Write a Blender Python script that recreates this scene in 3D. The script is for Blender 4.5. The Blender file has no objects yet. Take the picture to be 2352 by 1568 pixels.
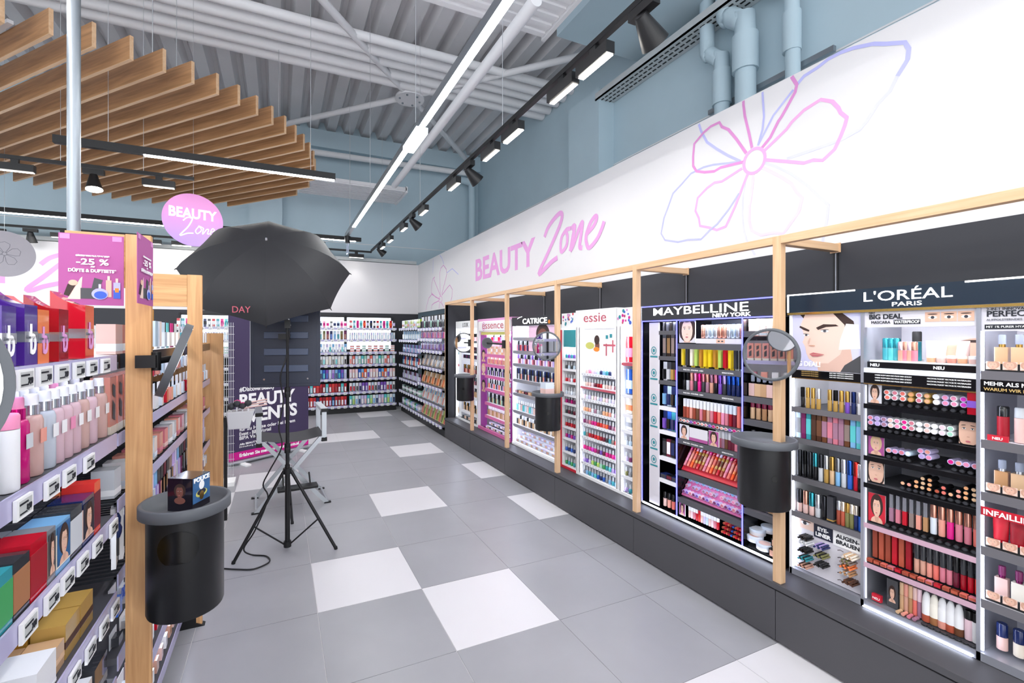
import bpy, math, random
from mathutils import Vector, Matrix
random.seed(7)
PI = math.pi
sc = bpy.context.scene
COL = sc.collection
# ---------------------------------------------------------------- camera, world, exposure
cam = bpy.data.cameras.new('camera'); cam_o = bpy.data.objects.new('camera', cam); COL.objects.link(cam_o)
cam.sensor_width = 36.0; cam.lens = 1039.86 / 2352 * 36.0
cam.shift_x = (1176 - 1105.03) / 2352; cam.shift_y = -(784 - 770.0) / 2352
cam.clip_start = 0.05; cam.clip_end = 100
cam_o.location = (-0.7931, -2.6789, 1.5486); cam_o.rotation_euler = (PI / 2, 0, -0.4183)
sc.camera = cam_o
wd = bpy.data.worlds.new('world'); sc.world = wd; wd.use_nodes = True
wd.node_tree.nodes['Background'].inputs[0].default_value = (0.93, 0.96, 1.0, 1)
wd.node_tree.nodes['Background'].inputs[1].default_value = 1.5
vs = sc.view_settings
vs.view_transform = 'Standard'; vs.look = 'None'; vs.exposure = 0.85; vs.gamma = 1.0; vs.use_curve_mapping = False
LED_LINE, LED_BAR, LED_SHELF, SPOT_W = 36.0, 40.0, 8.0, 3.0

# ---------------------------------------------------------------- materials
def lin(h):
    if isinstance(h, str):
        h = h.lstrip('#'); h = [int(h[i:i + 2], 16) / 255 for i in (0, 2, 4)]
    return tuple((c / 12.92 if c <= .04045 else ((c + .055) / 1.055) ** 2.4) for c in h) + (1.0,)
M = {}
def mat(name, col=(.5, .5, .5), rough=.5, metal=0., trans=0., emit=0., spec=.5, objcol=False, bump=0., bscale=60., var=0., vscale=3., alpha=1., coat=0., ior=1.45):
    m = bpy.data.materials.new(name); m.use_nodes = True; nt = m.node_tree; b = nt.nodes['Principled BSDF']
    c = lin(col); b.inputs['Base Color'].default_value = c; b.inputs['Roughness'].default_value = rough
    b.inputs['Metallic'].default_value = metal; b.inputs['Specular IOR Level'].default_value = spec
    b.inputs['Transmission Weight'].default_value = trans; b.inputs['IOR'].default_value = ior
    b.inputs['Alpha'].default_value = alpha; b.inputs['Coat Weight'].default_value = coat
    src = None
    if objcol:
        oi = nt.nodes.new('ShaderNodeObjectInfo'); src = oi.outputs['Color']
    if var > 0:
        tc = nt.nodes.new('ShaderNodeTexCoord'); no = nt.nodes.new('ShaderNodeTexNoise'); no.inputs['Scale'].default_value = vscale; no.inputs['Detail'].default_value = 6
        nt.links.new(tc.outputs['Object'], no.inputs['Vector'])
        mx = nt.nodes.new('ShaderNodeMix'); mx.data_type = 'RGBA'
        mx.inputs['A'].default_value = tuple(min(1, q * (1 - var)) for q in c[:3]) + (1,); mx.inputs['B'].default_value = tuple(min(1, q * (1 + var)) for q in c[:3]) + (1,)
        nt.links.new(no.outputs['Fac'], mx.inputs['Factor']); src = mx.outputs['Result']
    if src: nt.links.new(src, b.inputs['Base Color'])
    if emit > 0:
        b.inputs['Emission Color'].default_value = c; b.inputs['Emission Strength'].default_value = emit
        if src: nt.links.new(src, b.inputs['Emission Color'])
    if bump > 0:
        tc = nt.nodes.new('ShaderNodeTexCoord'); no = nt.nodes.new('ShaderNodeTexNoise'); no.inputs['Scale'].default_value = bscale
        bp = nt.nodes.new('ShaderNodeBump'); bp.inputs['Strength'].default_value = bump; bp.inputs['Distance'].default_value = .002
        nt.links.new(tc.outputs['Object'], no.inputs['Vector']); nt.links.new(no.outputs['Fac'], bp.inputs['Height']); nt.links.new(bp.outputs['Normal'], b.inputs['Normal'])
    M[name] = m
    return m
def wood(name, ca, cb, axis, scale=14.):
    m = bpy.data.materials.new(name); m.use_nodes = True; nt = m.node_tree; b = nt.nodes['Principled BSDF']
    b.inputs['Roughness'].default_value = .5
    tc = nt.nodes.new('ShaderNodeTexCoord'); mp = nt.nodes.new('ShaderNodeMapping')
    s = [scale * 2.4] * 3; s[axis] = scale * .12; mp.inputs['Scale'].default_value = s
    no = nt.nodes.new('ShaderNodeTexNoise'); no.inputs['Scale'].default_value = 1.6; no.inputs['Detail'].default_value = 9; no.inputs['Distortion'].default_value = .8
    rp = nt.nodes.new('ShaderNodeValToRGB'); e = rp.color_ramp.elements
    e[0].position = .3; e[0].color = lin(cb); e[1].position = .68; e[1].color = lin(ca)
    nt.links.new(tc.outputs['Object'], mp.inputs['Vector']); nt.links.new(mp.outputs['Vector'], no.inputs['Vector'])
    nt.links.new(no.outputs['Fac'], rp.inputs['Fac']); nt.links.new(rp.outputs['Color'], b.inputs['Base Color'])
    M[name] = m
wood('oak_z', '#DDAC78', '#BD8A58', 2); wood('oak_x', '#DDAC78', '#BD8A58', 0); wood('oak_pale_z', '#DCB994', '#CDA47C', 2); wood('oak_pale_y', '#DCB994', '#CDA47C', 1); wood('oak_pale_x', '#DCB994', '#CDA47C', 0)
wood('oak_baffle', '#B98A5E', '#966C46', 0, 9.); wood('oak_edge', '#D9B793', '#C9A27C', 0, 9.)
mat('wall_blue', '#BCD0DA', .8, var=.06, vscale=1.5); mat('header_white', '#DCDADC', .6); mat('white', '#F2F2F2', .45); mat('white_gloss', '#F4F4F6', .2)
mat('steel_paint', '#E8E7E9', .55); mat('pipe_white', '#F0EFF1', .6); mat('galv', '#969CA2', .38, .8); mat('alu', '#C4C9CE', .35, .8)
mat('chrome', '#DADCE0', .12, 1.); mat('gold', '#C9A25A', .25, 1.); mat('rosegold', '#D49A86', .25, .9)
mat('black', '#141416', .45); mat('black_gloss', '#0C0C0E', .15); mat('anthracite', '#4A4A4E', .5); mat('plinth', '#4A494D', .55, var=.05, vscale=4)
mat('dark_panel', '#313238', .6, var=.06, vscale=2.); mat('grey_rim', '#5A5D62', .5); mat('bin_black', '#141416', .36); mat('bin_hole_shade', '#020202', .25)
mat('mirror', '#F5F7F8', .02, 1.); mat('navy', '#23283A', .4); mat('loreal_dark', '#1E2B3A', .25); mat('purple_banner', '#413657', .6); mat('pink', '#AC5494', .6); mat('magenta', '#D0108C', .6)
mat('print_pink', '#E3A6D4', .6); mat('print_pink_deep', '#D48BC6', .6); mat('print_pink_pale', '#F0CBE4', .6); mat('print_blue', '#B3B4E6', .6); mat('print_blue_pale', '#CDCDEE', .6); mat('letter_pink', '#DB9CD2', .6)
mat('text_white', '#FFFFFF', .5); mat('text_lit', '#FFFFFF', .5, emit=1.6); mat('text_dark', '#24262E', .5); mat('text_grey', '#70727A', .5); mat('text_red', '#C25A6A', .5); mat('text_gold', '#C7A768', .4)
mat('skin', '#E3B7A0', .6); mat('skin_pale', '#EBCDBF', .6); mat('skin_dark', '#7E4E44', .6); mat('hair_dark', '#3C2A26', .6); mat('hair_blond', '#D8B98E', .6); mat('lip', '#C46A72', .5); mat('lip_red', '#C0152C', .5); mat('eye', '#3A3C44', .5); mat('paper_bg', '#D9D6DE', .6)
mat('led', '#FFFFFF', emit=LED_LINE); mat('led_bar', '#FFFAF0', emit=LED_BAR); mat('led_shelf', '#E4ECFF', emit=LED_SHELF); mat('led_blue', '#5A5CFF', emit=2.2); mat('led_soft', '#EEF2FF', emit=.35); mat('led_em', '#E6F6FF', emit=4.)
mat('plastic', objcol=True, rough=.3); mat('satin', objcol=True, rough=.5); mat('metallic', objcol=True, rough=.22, metal=.85); mat('gloss', objcol=True, rough=.12, coat=.3)
mat('film', objcol=True, rough=.12, coat=.6, spec=.6); mat('glassy', objcol=True, rough=.05, trans=.4); mat('clear', '#F4F8FF', rough=.05, trans=.95, ior=1.2); mat('clear_tint', '#DCE4F6', rough=.15, trans=.7, ior=1.2)
mat('tag_white', '#F3F3F3', .4); mat('tag_grey', '#BFC1C0', .4); mat('rail_lilac', '#B4B0D2', .2, spec=.6); mat('shelf_grey', '#56565C', .5); mat('shelf_metal', '#A8AAB4', .3, .5); mat('shelf_white', '#ECECF2', .35); mat('shelf_pink', '#D86FA8', .35); mat('strip_grey', '#77757A', .35, .3); mat('strip_rose', '#C7A3B4', .35)
mat('essence_purple', '#A436A0', .4); mat('red_frame', '#C9283A', .35); mat('yellowish', '#C9C86A', .5); mat('fabric_black', '#1B1B1D', .7, bump=.3, bscale=400); mat('chair_cloth', '#3E3E42', .8, bump=.3, bscale=300)
mat('umbrella', '#202024', .62, bump=.12, bscale=220); mat('disc_grey', '#B9B6BE', .6); mat('teal', '#2E8C96', .5); mat('orange', '#E8892C', .5); mat('wire', '#D8DADC', .3, .8); mat('wire_dark', '#44474C', .4, .6)
mat('basket', '#D8D8DA', .4); mat('heater', '#EAE9EB', .5); mat('vent', '#C7CBCC', .5); mat('mirror_black', '#2E3342', .4); mat('panel_rib_lit', '#4C556A', .3); mat('led_dim', '#FFFAF0', emit=5.); mat('skin_shade', '#CFA08A', .6); mat('skin_shade_pale', '#D9B5A6', .6)
def tile_mat(name, base, v):
    m = mat(name, base, .34, var=v, vscale=2.2); nt = m.node_tree; b = nt.nodes['Principled BSDF']
    tc = nt.nodes.new('ShaderNodeTexCoord'); oi = nt.nodes.new('ShaderNodeObjectInfo'); ad = nt.nodes.new('ShaderNodeVectorMath'); ad.operation = 'MULTIPLY_ADD'; ad.inputs[1].default_value = (1, 1, 1)
    cx = nt.nodes.new('ShaderNodeCombineXYZ'); mu = nt.nodes.new('ShaderNodeMath'); mu.operation = 'MULTIPLY'; mu.inputs[1].default_value = 40
    nt.links.new(oi.outputs['Random'], mu.inputs[0]); nt.links.new(mu.outputs[0], cx.inputs[0]); nt.links.new(mu.outputs[0], cx.inputs[1])
    nt.links.new(tc.outputs['Object'], ad.inputs[0]); nt.links.new(cx.outputs[0], ad.inputs[2])
    no = [n for n in nt.nodes if n.type == 'TEX_NOISE'][0]; nt.links.new(ad.outputs[0], no.inputs['Vector'])
tile_mat('tile_grey', '#98989D', .14); tile_mat('tile_white', '#D3D1D5', .03); mat('grout', '#DAD8D8', .8)
mat('deck', '#DEDCDE', .6, var=.12, vscale=1.2)

# ---------------------------------------------------------------- mesh builder
WL = {}
class MB:
    def __init__(s): s.v = []; s.f = []; s.mi = []; s.sm = []
    def _add(s, vs, fs, m=0, sm=False):
        o = len(s.v); s.v += [tuple(p) for p in vs]
        for f in fs: s.f.append([o + i for i in f]); s.mi.append(m); s.sm.append(sm)
        return s
    def box(s, x0, x1, y0, y1, z0, z1, m=0):
        return s._add([(x0, y0, z0), (x1, y0, z0), (x1, y1, z0), (x0, y1, z0), (x0, y0, z1), (x1, y0, z1), (x1, y1, z1), (x0, y1, z1)],
                      [(0, 3, 2, 1), (4, 5, 6, 7), (0, 1, 5, 4), (1, 2, 6, 5), (2, 3, 7, 6), (3, 0, 4, 7)], m)
    def poly(s, pts, m=0): return s._add(pts, [tuple(range(len(pts)))], m)
    def slab(s, pts, d, m=0):
        n = len(pts); d = Vector(d); a = [Vector(p) for p in pts]; b = [p + d for p in a]
        return s._add(a + b, [tuple(range(n))[::-1], tuple(range(n, 2 * n))] + [(i, (i + 1) % n, n + (i + 1) % n, n + i) for i in range(n)], m)
    def cyl(s, p0, p1, r0, r1=None, n=12, m=0, caps=True):
        r1 = r0 if r1 is None else r1; p0, p1 = Vector(p0), Vector(p1); ax = (p1 - p0).normalized()
        u = ax.orthogonal().normalized(); w = ax.cross(u)
        c = [(math.cos(2 * PI * i / n), math.sin(2 * PI * i / n)) for i in range(n)]
        a = [p0 + (u * x + w * y) * r0 for x, y in c]; b = [p1 + (u * x + w * y) * r1 for x, y in c]
        s._add(a + b, [(i, (i + 1) % n, n + (i + 1) % n, n + i) for i in range(n)], m, True)
        if caps: s._add(a, [tuple(range(n))[::-1]], m); s._add(b, [tuple(range(n))], m)
        return s
    def lathe(s, prof, c=(0, 0, 0), n=16, m=0, sx=1., sy=1., smooth=True):
        vs = []; fs = []
        for r, z in prof:
            for i in range(n): vs.append((c[0] + r * sx * math.cos(2 * PI * i / n), c[1] + r * sy * math.sin(2 * PI * i / n), c[2] + z))
        k = len(prof)
        for j in range(k - 1):
            for i in range(n): fs.append((j * n + i, j * n + (i + 1) % n, (j + 1) * n + (i + 1) % n, (j + 1) * n + i))
        s._add(vs, fs, m, smooth)
        if prof[0][0] > 1e-5: s._add(vs[:n], [tuple(range(n))[::-1]], m)
        if prof[-1][0] > 1e-5: s._add(vs[-n:], [tuple(range(n))], m)
        return s
    def tube(s, path, r, n=8, m=0):
        P = [Vector(p) for p in path]; rings = []
        t0 = (P[1] - P[0]).normalized(); u = t0.orthogonal().normalized()
        for i, p in enumerate(P):
            t = (P[min(i + 1, len(P) - 1)] - P[max(i - 1, 0)]).normalized()
            u = (u - t * u.dot(t)).normalized(); w = t.cross(u)
            rings.append([p + (u * math.cos(2 * PI * k / n) + w * math.sin(2 * PI * k / n)) * r for k in range(n)])
        vs = [q for g in rings for q in g]; fs = []
        for j in range(len(P) - 1):
            for k in range(n): fs.append((j * n + k, j * n + (k + 1) % n, (j + 1) * n + (k + 1) % n, (j + 1) * n + k))
        s._add(vs, fs, m, True); s._add(rings[0], [tuple(range(n))[::-1]], m); s._add(rings[-1], [tuple(range(n))], m)
        return s
    def mesh(s, name, mats):
        me = bpy.data.meshes.new(name); me.from_pydata(s.v, [], s.f)
        for q in (mats if isinstance(mats, (list, tuple)) else [mats]): me.materials.append(M[q])
        me.polygons.foreach_set('material_index', s.mi); me.polygons.foreach_set('use_smooth', s.sm); me.update()
        return me
    def build(s, name, mats, parent=None, bevel=0., **kw):
        if parent is not None: o0 = WL[parent.name]
        elif s.v:
            xs, ys, zs = zip(*s.v); o0 = Vector(((min(xs) + max(xs)) / 2, (min(ys) + max(ys)) / 2, min(zs)))
        s.v = [(x - o0[0], y - o0[1], z - o0[2]) for x, y, z in s.v]
        o = bpy.data.objects.new(name, s.mesh(name, mats)); COL.objects.link(o)
        if parent is not None: o.parent = parent
        else: o.location = o0
        WL[o.name] = Vector(o0)
        if bevel:
            b = o.modifiers.new('bevel', 'BEVEL'); b.width = bevel; b.segments = 2; b.limit_method = 'ANGLE'
        if kw: tag(o, **kw)
        return o
def tag(o, label=None, cat=None, group=None, kind=None):
    if label: o['label'] = label
    if cat: o['category'] = cat
    if group: o['group'] = group
    if kind: o['kind'] = kind
    return o
def thing(name, label, cat, loc=(0, 0, 0), rot=(0, 0, 0), group=None):
    o = bpy.data.objects.new(name, None); COL.objects.link(o); o.location = loc; o.rotation_euler = rot; o.empty_display_size = .1
    WL[o.name] = Vector(loc); return tag(o, label, cat, group)
def local(o): WL[o.name] = Vector((0, 0, 0)); return o        # parts of this thing are given in its own frame
RX, RP, RL = (PI / 2, 0, -PI / 2), (PI / 2, 0, 0), (PI / 2, 0, PI / 2)   # text facing -X, -Y, +X
TXS = bpy.data.scenes.new('text_workshop')
def text(body, size, m, parent, loc, rot=RX, width=None, ext=.0008, off=0., align='CENTER', name='lettering', shear=0., space=1.):
    c = bpy.data.curves.new(name, 'FONT'); c.body = body; c.size = size; c.extrude = ext; c.offset = off; c.align_x = align; c.align_y = 'BOTTOM_BASELINE'; c.shear = shear; c.space_character = space; c.resolution_u = 3
    c.materials.append(M[m]); tmp = bpy.data.objects.new('tmp_text', c); TXS.collection.objects.link(tmp); TXS.view_layers[0].update(); dg = TXS.view_layers[0].depsgraph
    me = bpy.data.meshes.new_from_object(tmp.evaluated_get(dg)); me.name = name; bpy.data.objects.remove(tmp); bpy.data.curves.remove(c)
    if width and len(me.vertices):
        xs = [v.co.x for v in me.vertices]; x0, x1 = min(xs), max(xs); mid = (x0 + x1) / 2
        for v in me.vertices: v.co.x = (v.co.x - mid) * width / (x1 - x0) + (0 if align == 'CENTER' else width / 2)
    o = bpy.data.objects.new(name, me); COL.objects.link(o); o.rotation_euler = rot
    if parent is not None: o.parent = parent; o.location = Vector(loc) - WL[parent.name]
    else: o.location = loc
    return o
class Plane:
    def __init__(s, o, u, v, n): s.o, s.u, s.v, s.n = map(Vector, (o, u, v, n))
    def at(s, a, b, h=0.): return s.o + s.u * a + s.v * b + s.n * h
def ell(cx, cy, rx, ry, n=20, rot=0.):
    out = []
    for i in range(n):
        a = 2 * PI * i / n; x, y = rx * math.cos(a), ry * math.sin(a)
        out.append((cx + x * math.cos(rot) - y * math.sin(rot), cy + x * math.sin(rot) + y * math.cos(rot)))
    return out
def rect(a0, a1, b0, b1): return [(a0, b0), (a1, b0), (a1, b1), (a0, b1)]
def decal(name, parent, pl, polys, h0=.0005, dh=.0002):
    mats = []; mb = MB()
    for i, (m, pts) in enumerate(polys):
        if m not in mats: mats.append(m)
        mb.poly([pl.at(a, b, h0 + dh * i) for a, b in pts], mats.index(m))
    return mb.build(name, mats, parent)
RIB_N = 0
def ribbon(name, parent, pl, pts, w, m, h=.0008, closed=False):
    if closed: pts = pts + [pts[0], pts[1]]
    P = [Vector(p) for p in pts]; L = []; R = []
    for i, p in enumerate(P):
        t = (P[min(i + 1, len(P) - 1)] - P[max(i - 1, 0)]).normalized(); n = Vector((-t.y, t.x))
        ww = w[i] if isinstance(w, (list, tuple)) else w
        L.append(p + n * ww / 2); R.append(p - n * ww / 2)
    global RIB_N; RIB_N += 1; h0 = h + (RIB_N % 40) * .00006; k = len(P)
    vs = [pl.at(q.x, q.y, h0 + i * .00003) for i, q in enumerate(L)] + [pl.at(q.x, q.y, h0 + i * .00003) for i, q in enumerate(R)]
    return MB()._add(vs, [(i, i + 1, k + i + 1, k + i) for i in range(k - 1)]).build(name, m, parent)
def smooth_path(pts, n=4):
    P = [Vector(p) for p in pts]; out = []
    for i in range(len(P) - 1):
        p0, p1, p2, p3 = P[max(i - 1, 0)], P[i], P[i + 1], P[min(i + 2, len(P) - 1)]
        for k in range(n):
            t = k / n; out.append(.5 * ((2 * p1) + (p2 - p0) * t + (2 * p0 - 5 * p1 + 4 * p2 - p3) * t * t + (3 * p1 - p0 - 3 * p2 + p3) * t ** 3))
    return [tuple(p) for p in out + [P[-1]]]
def portrait(parent, pl, w, h, skin='skin', hair='hair_dark', bg='paper_bg', lip='lip', tilt=0., name='portrait_print', zoom=1., cx=.5, cy=.5):
    z = zoom; S = lambda x, y: ((cx + (x - .5) * z) * w, (cy + (y - .5) * z) * h)
    def cl(pts): return [(min(max(a, 0), w), min(max(b, 0), h)) for a, b in pts]
    E = lambda x, y, rx, ry, r=0.: cl([S(*q) for q in ell(x, y, rx, ry, 18, r)])
    return decal(name, parent, pl, [(bg, rect(0, w, 0, h)), (hair, E(.5, .6, .36, .4)), (skin, E(.5, .02, .34, .2)), ('skin_shade' if skin != 'skin_dark' else skin, E(.5, .2, .12, .2)), (skin, E(.5, .53, .22, .33)), (hair, E(.5, .88, .2, .1)),
        ('skin_shade' if skin != 'skin_dark' else 'hair_dark', E(.5, .43, .035, .012)), ('white', E(.41, .58, .038, .014)), ('white', E(.59, .58, .038, .014)), ('eye', E(.41, .58, .014, .014)), ('eye', E(.59, .58, .014, .014)), ('hair_dark', E(.405, .595, .042, .005, .05)), ('hair_dark', E(.595, .595, .042, .005, -.05)), ('hair_dark', E(.4, .64, .055, .007, .12)), ('hair_dark', E(.6, .64, .055, .007, -.12)),
        (lip, E(.5, .345, .055, .018))])
ORD = 'first second third fourth fifth sixth seventh eighth ninth tenth eleventh twelfth thirteenth fourteenth fifteenth sixteenth seventeenth eighteenth nineteenth twentieth'.split()
ORD += [f'twenty-{q}' for q in ORD[:9]] + ['thirtieth'] + [f'thirty-{q}' for q in ORD[:9]]
# ================================================================ structure
fl = MB().box(-9, 3.7, -6, 7.6, -.06, -.003).build('floor', 'grout', kind='structure')
WHITE = {(-1, 0), (0, -1), (0, 2), (1, -3), (2, -3), (2, 1), (2, 3), (1, 5), (0, 7), (-1, 7), (1, 10), (2, 8), (2, 11), (-2, 4), (-3, 3)}
tg = MB().box(-.2985, .2985, -.2985, .2985, -.02, 0).mesh('tile', 'tile_grey'); tw = MB().box(-.2985, .2985, -.2985, .2985, -.02, 0).mesh('tile', 'tile_white')
for i in range(-8, 4):
    for j in range(-5, 12):
        o = bpy.data.objects.new('tile', tw if (i, j) in WHITE else tg); COL.objects.link(o); o.parent = fl
        o.location = Vector((i * .6 + .3, j * .6 + .3, 0)) - WL[fl.name]
wr = MB().box(3.65, 3.85, -6, 7.7, 0, 6.2).build('wall_right', 'wall_blue', kind='structure')
MB().box(3.38, 3.65, 2.56, 3.3, 0, 5.1).build('pier', 'wall_blue', wr)
MB().box(3.64, 3.652, -6, 7.5, 4.02, 4.035).build('joint', 'steel_paint', wr)
wb = MB().box(-9, 3.85, 7.5, 7.7, 0, 6.2).build('wall_back', 'wall_blue', kind='structure')
MB().box(-9, 3.65, 7.36, 7.5, 5.5, 5.86).build('beam', 'wall_blue', wb); MB().box(-9, 3.65, 7.49, 7.5, 3.55, 3.562).build('joint', 'steel_paint', wb); MB().box(-2.35, -2.33, 7.47, 7.5, 3, 5.5).build('joint', 'steel_paint', wb)
MB().box(-1.35, -.75, 7.3, 7.5, 3, 5.5).build('pier', 'wall_blue', wb)
MB().box(-9.2, -9, -6, 7.7, 0, 6.2).build('wall_left', 'wall_blue', kind='structure')
h1 = MB().box(2.02, 2.06, -6, 7.14, 2.05, 3.11).build('trim_1', 'header_white', kind='structure')
h2 = MB().box(-9, 2.02, 7.1, 7.14, 2.02, 3.11).build('trim_2', 'header_white', kind='structure')
MB().box(-9, 2.02, 7.1, 7.14, 0, 2.019).build('wall_rear', 'dark_panel', kind='structure')
mb = MB(); per = .36; x = -9.
while x < 3.6:
    prof = [(x, 6.07), (x + .06, 6.07), (x + .12, 5.92), (x + .30, 5.92), (x + per, 6.07)]
    for (a, za), (b, zb) in zip(prof, prof[1:]): mb.poly([(a, -6, za), (a, 7.5, za), (b, 7.5, zb), (b, -6, zb)])
    x += per
mb.box(-9, 3.85, -6, 7.7, 6.08, 6.2); mb.build('ceiling', 'deck', kind='structure')
MB().box(-9, 2.0, 7.16, 7.3, 3.13, 3.2).build('cable_tray', 'vent', label='perforated grey cable tray lying above the white back fascia', cat='cable tray')
# flower outlines and lettering on the right fascia (a = -Y, b = Z)
PR = Plane((2.02, 0, 0), (0, -1, 0), (0, 0, 1), (-1, 0, 0))
def fr(pts, w, m, closed=False, h=.0008, nm='flower_line'): ribbon(nm, h1, PR, [(-y, z) for y, z in pts], w, m, h, closed)
for pts, w, m in (
  ([(-.78,2.72),(-.92,2.8),(-.95,2.83),(-1.02,2.87),(-1.11,2.89),(-1.17,2.85),(-1.2,2.8),(-1.21,2.77),(-1.24,2.73),(-1.23,2.69),(-1.21,2.64),(-1.18,2.58),(-1.12,2.54),(-1.07,2.56),(-1.02,2.56),(-.93,2.6),(-.79,2.66)], .02, 'print_pink'),
  ([(-.7,2.77),(-.68,2.87),(-.65,3.0),(-.64,3.08),(-.64,3.105)], .018, 'print_pink_deep'),
  ([(-.76,2.74),(-.82,2.79),(-.87,2.87),(-.89,2.89),(-.92,2.93),(-.97,3.0),(-.98,3.04),(-.95,3.105)], .02, 'print_pink_deep'),
  ([(-.66,2.75),(-.59,2.87),(-.53,2.96),(-.48,3.0),(-.46,3.04),(-.39,3.04),(-.33,3.02),(-.25,2.97),(-.24,2.88),(-.24,2.81),(-.27,2.76),(-.34,2.73),(-.42,2.71),(-.47,2.72),(-.64,2.7)], .019, 'print_pink_deep'),
  ([(-.63,2.66),(-.48,2.62),(-.42,2.63),(-.36,2.61),(-.28,2.56),(-.26,2.47),(-.29,2.41),(-.3,2.35),(-.38,2.32),(-.44,2.29),(-.51,2.3),(-.54,2.35),(-.58,2.42),(-.67,2.61)], .018, 'print_pink'),
  ([(-.71,2.6),(-.7,2.51),(-.69,2.43),(-.68,2.39),(-.68,2.3),(-.7,2.23),(-.76,2.19),(-.84,2.19),(-.9,2.17),(-.94,2.22),(-.99,2.28),(-1.01,2.36),(-.98,2.4),(-.95,2.46),(-.9,2.51),(-.77,2.62)], .018, 'print_pink_pale')): fr(pts, w, m, h=.0012)
fr([(y, z) for y, z in ell(-.715, 2.68, .072, .078, 24)], .02, 'print_pink', True, .0014)
for pts, w, m in (
  ([(-.98,3.04),(-1.02,3.07),(-1.09,3.08),(-1.15,3.098),(-1.21,3.1),(-1.27,3.09),(-1.36,3.06),(-1.41,3.03),(-1.49,2.99),(-1.505,2.95),(-1.5,2.9),(-1.46,2.84)], .02, 'print_blue'),
  ([(-1.46,2.84),(-1.43,2.78),(-1.38,2.74),(-1.33,2.67),(-1.3,2.64),(-1.2,2.62),(-1.07,2.62),(-.92,2.62)], .018, 'print_blue_pale'),
  ([(-.74,2.77),(-.84,2.92),(-.96,3.02)], .014, 'print_blue'), ([(-.29,3.1),(-.31,3.04),(-.36,2.94),(-.44,2.86),(-.53,2.78),(-.62,2.71)], .018, 'print_blue'),
  ([(-.62,2.71),(-.53,2.73),(-.41,2.76),(-.33,2.77),(-.22,2.76),(-.14,2.71),(-.05,2.66),(-.01,2.58),(.04,2.49),(.07,2.37),(.03,2.31),(-.1,2.27),(-.19,2.27),(-.31,2.25),(-.38,2.3),(-.44,2.33),(-.53,2.41),(-.61,2.5)], .014, 'print_blue'),
  ([(-.77,3.1),(-.78,2.94),(-.77,2.86),(-.74,2.77)], .014, 'print_blue'), ([(-.77,2.65),(-.85,2.6),(-.95,2.52),(-1.05,2.41),(-1.11,2.33),(-1.15,2.28),(-1.14,2.19),(-1.12,2.08)], .014, 'print_blue_pale'),
  ([(-.66,2.6),(-.64,2.5),(-.63,2.36),(-.64,2.25),(-.66,2.18),(-.72,2.07)], .012, 'print_blue_pale')): fr(pts, w, m)
for k, pts in enumerate(([(5.56,2.3),(5.97,2.67),(5.91,2.71),(6.04,2.68),(6.11,2.57),(6.13,2.41),(5.84,2.3),(5.6,2.25)], [(5.57,2.32),(5.6,2.75),(5.54,2.83),(5.39,2.87),(5.23,2.77),(5.2,2.68),(5.48,2.33)], [(5.48,2.31),(5.15,2.43),(5.04,2.46),(4.91,2.37),(4.93,2.23),(4.99,2.17)],
        [(5.6,2.24),(6.1,2.38),(6.3,2.32),(6.44,2.18),(6.51,2.08)], [(5.63,2.22),(5.97,2.19),(6.1,2.16),(6.13,2.08)], [(5.6,2.17),(5.66,2.07)], [(5.51,2.17),(5.37,2.08)])): fr(pts, .016, 'print_pink_deep')
fr(ell(5.56, 2.24, .1, .06, 18), .016, 'print_pink', True)
for pts in ([(6.04,2.8),(6.0,3.08)], [(5.37,2.89),(5.48,3.02),(5.6,3.09)], [(5.2,2.7),(4.91,2.74),(4.61,2.6)]): fr(pts, .014, 'print_blue')
text('BEAUTY', .46, 'letter_pink', h1, (2.019, 2.95, 2.41), RX, width=1.82, off=.012)
W1 = [.05, .06, .07, .075, .08, .085, .08, .075, .06, .05, .04, .02]
for pts, w in (([(1.83,2.69),(1.76,2.78),(1.64,2.85),(1.52,2.89),(1.47,2.86),(1.5,2.78),(1.59,2.67),(1.76,2.49),(1.96,2.28),(1.8,2.33),(1.68,2.38),(1.56,2.41)], .055),
        ([(1.4,2.68),(1.48,2.62),(1.5,2.52),(1.48,2.46),(1.39,2.51),(1.37,2.61),(1.4,2.68),(1.31,2.68)], .045), ([(1.3,2.67),(1.24,2.69),(1.28,2.56),(1.32,2.44)], .055), ([(1.32,2.44),(1.27,2.49),(1.17,2.64),(1.11,2.7),(1.12,2.63),(1.15,2.5),(1.15,2.45),(1.11,2.44)], .05),
        ([(1.05,2.56),(.93,2.62),(.88,2.69),(.91,2.71),(.99,2.65),(1.05,2.54),(1.03,2.45),(.99,2.42),(.88,2.48),(.81,2.56),(.77,2.63)], .045)):
    fr(smooth_path(pts, 5), w, 'letter_pink', nm='lettering')
PB = Plane((0, 7.1, 0), (1, 0, 0), (0, 0, 1), (0, -1, 0))
for pts in ([(-4.16,2.89),(-4.29,2.83),(-4.4,2.72)], [(-4.13,2.76),(-4.37,2.51),(-4.57,2.31),(-4.51,2.29),(-4.36,2.36),(-4.13,2.43)]): ribbon('lettering', h2, PB, smooth_path(pts, 4), .07, 'letter_pink')
text('BEAUTY', .5, 'letter_pink', h2, (-5.6, 7.099, 2.4), RP, width=1.8, off=.012)

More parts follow.
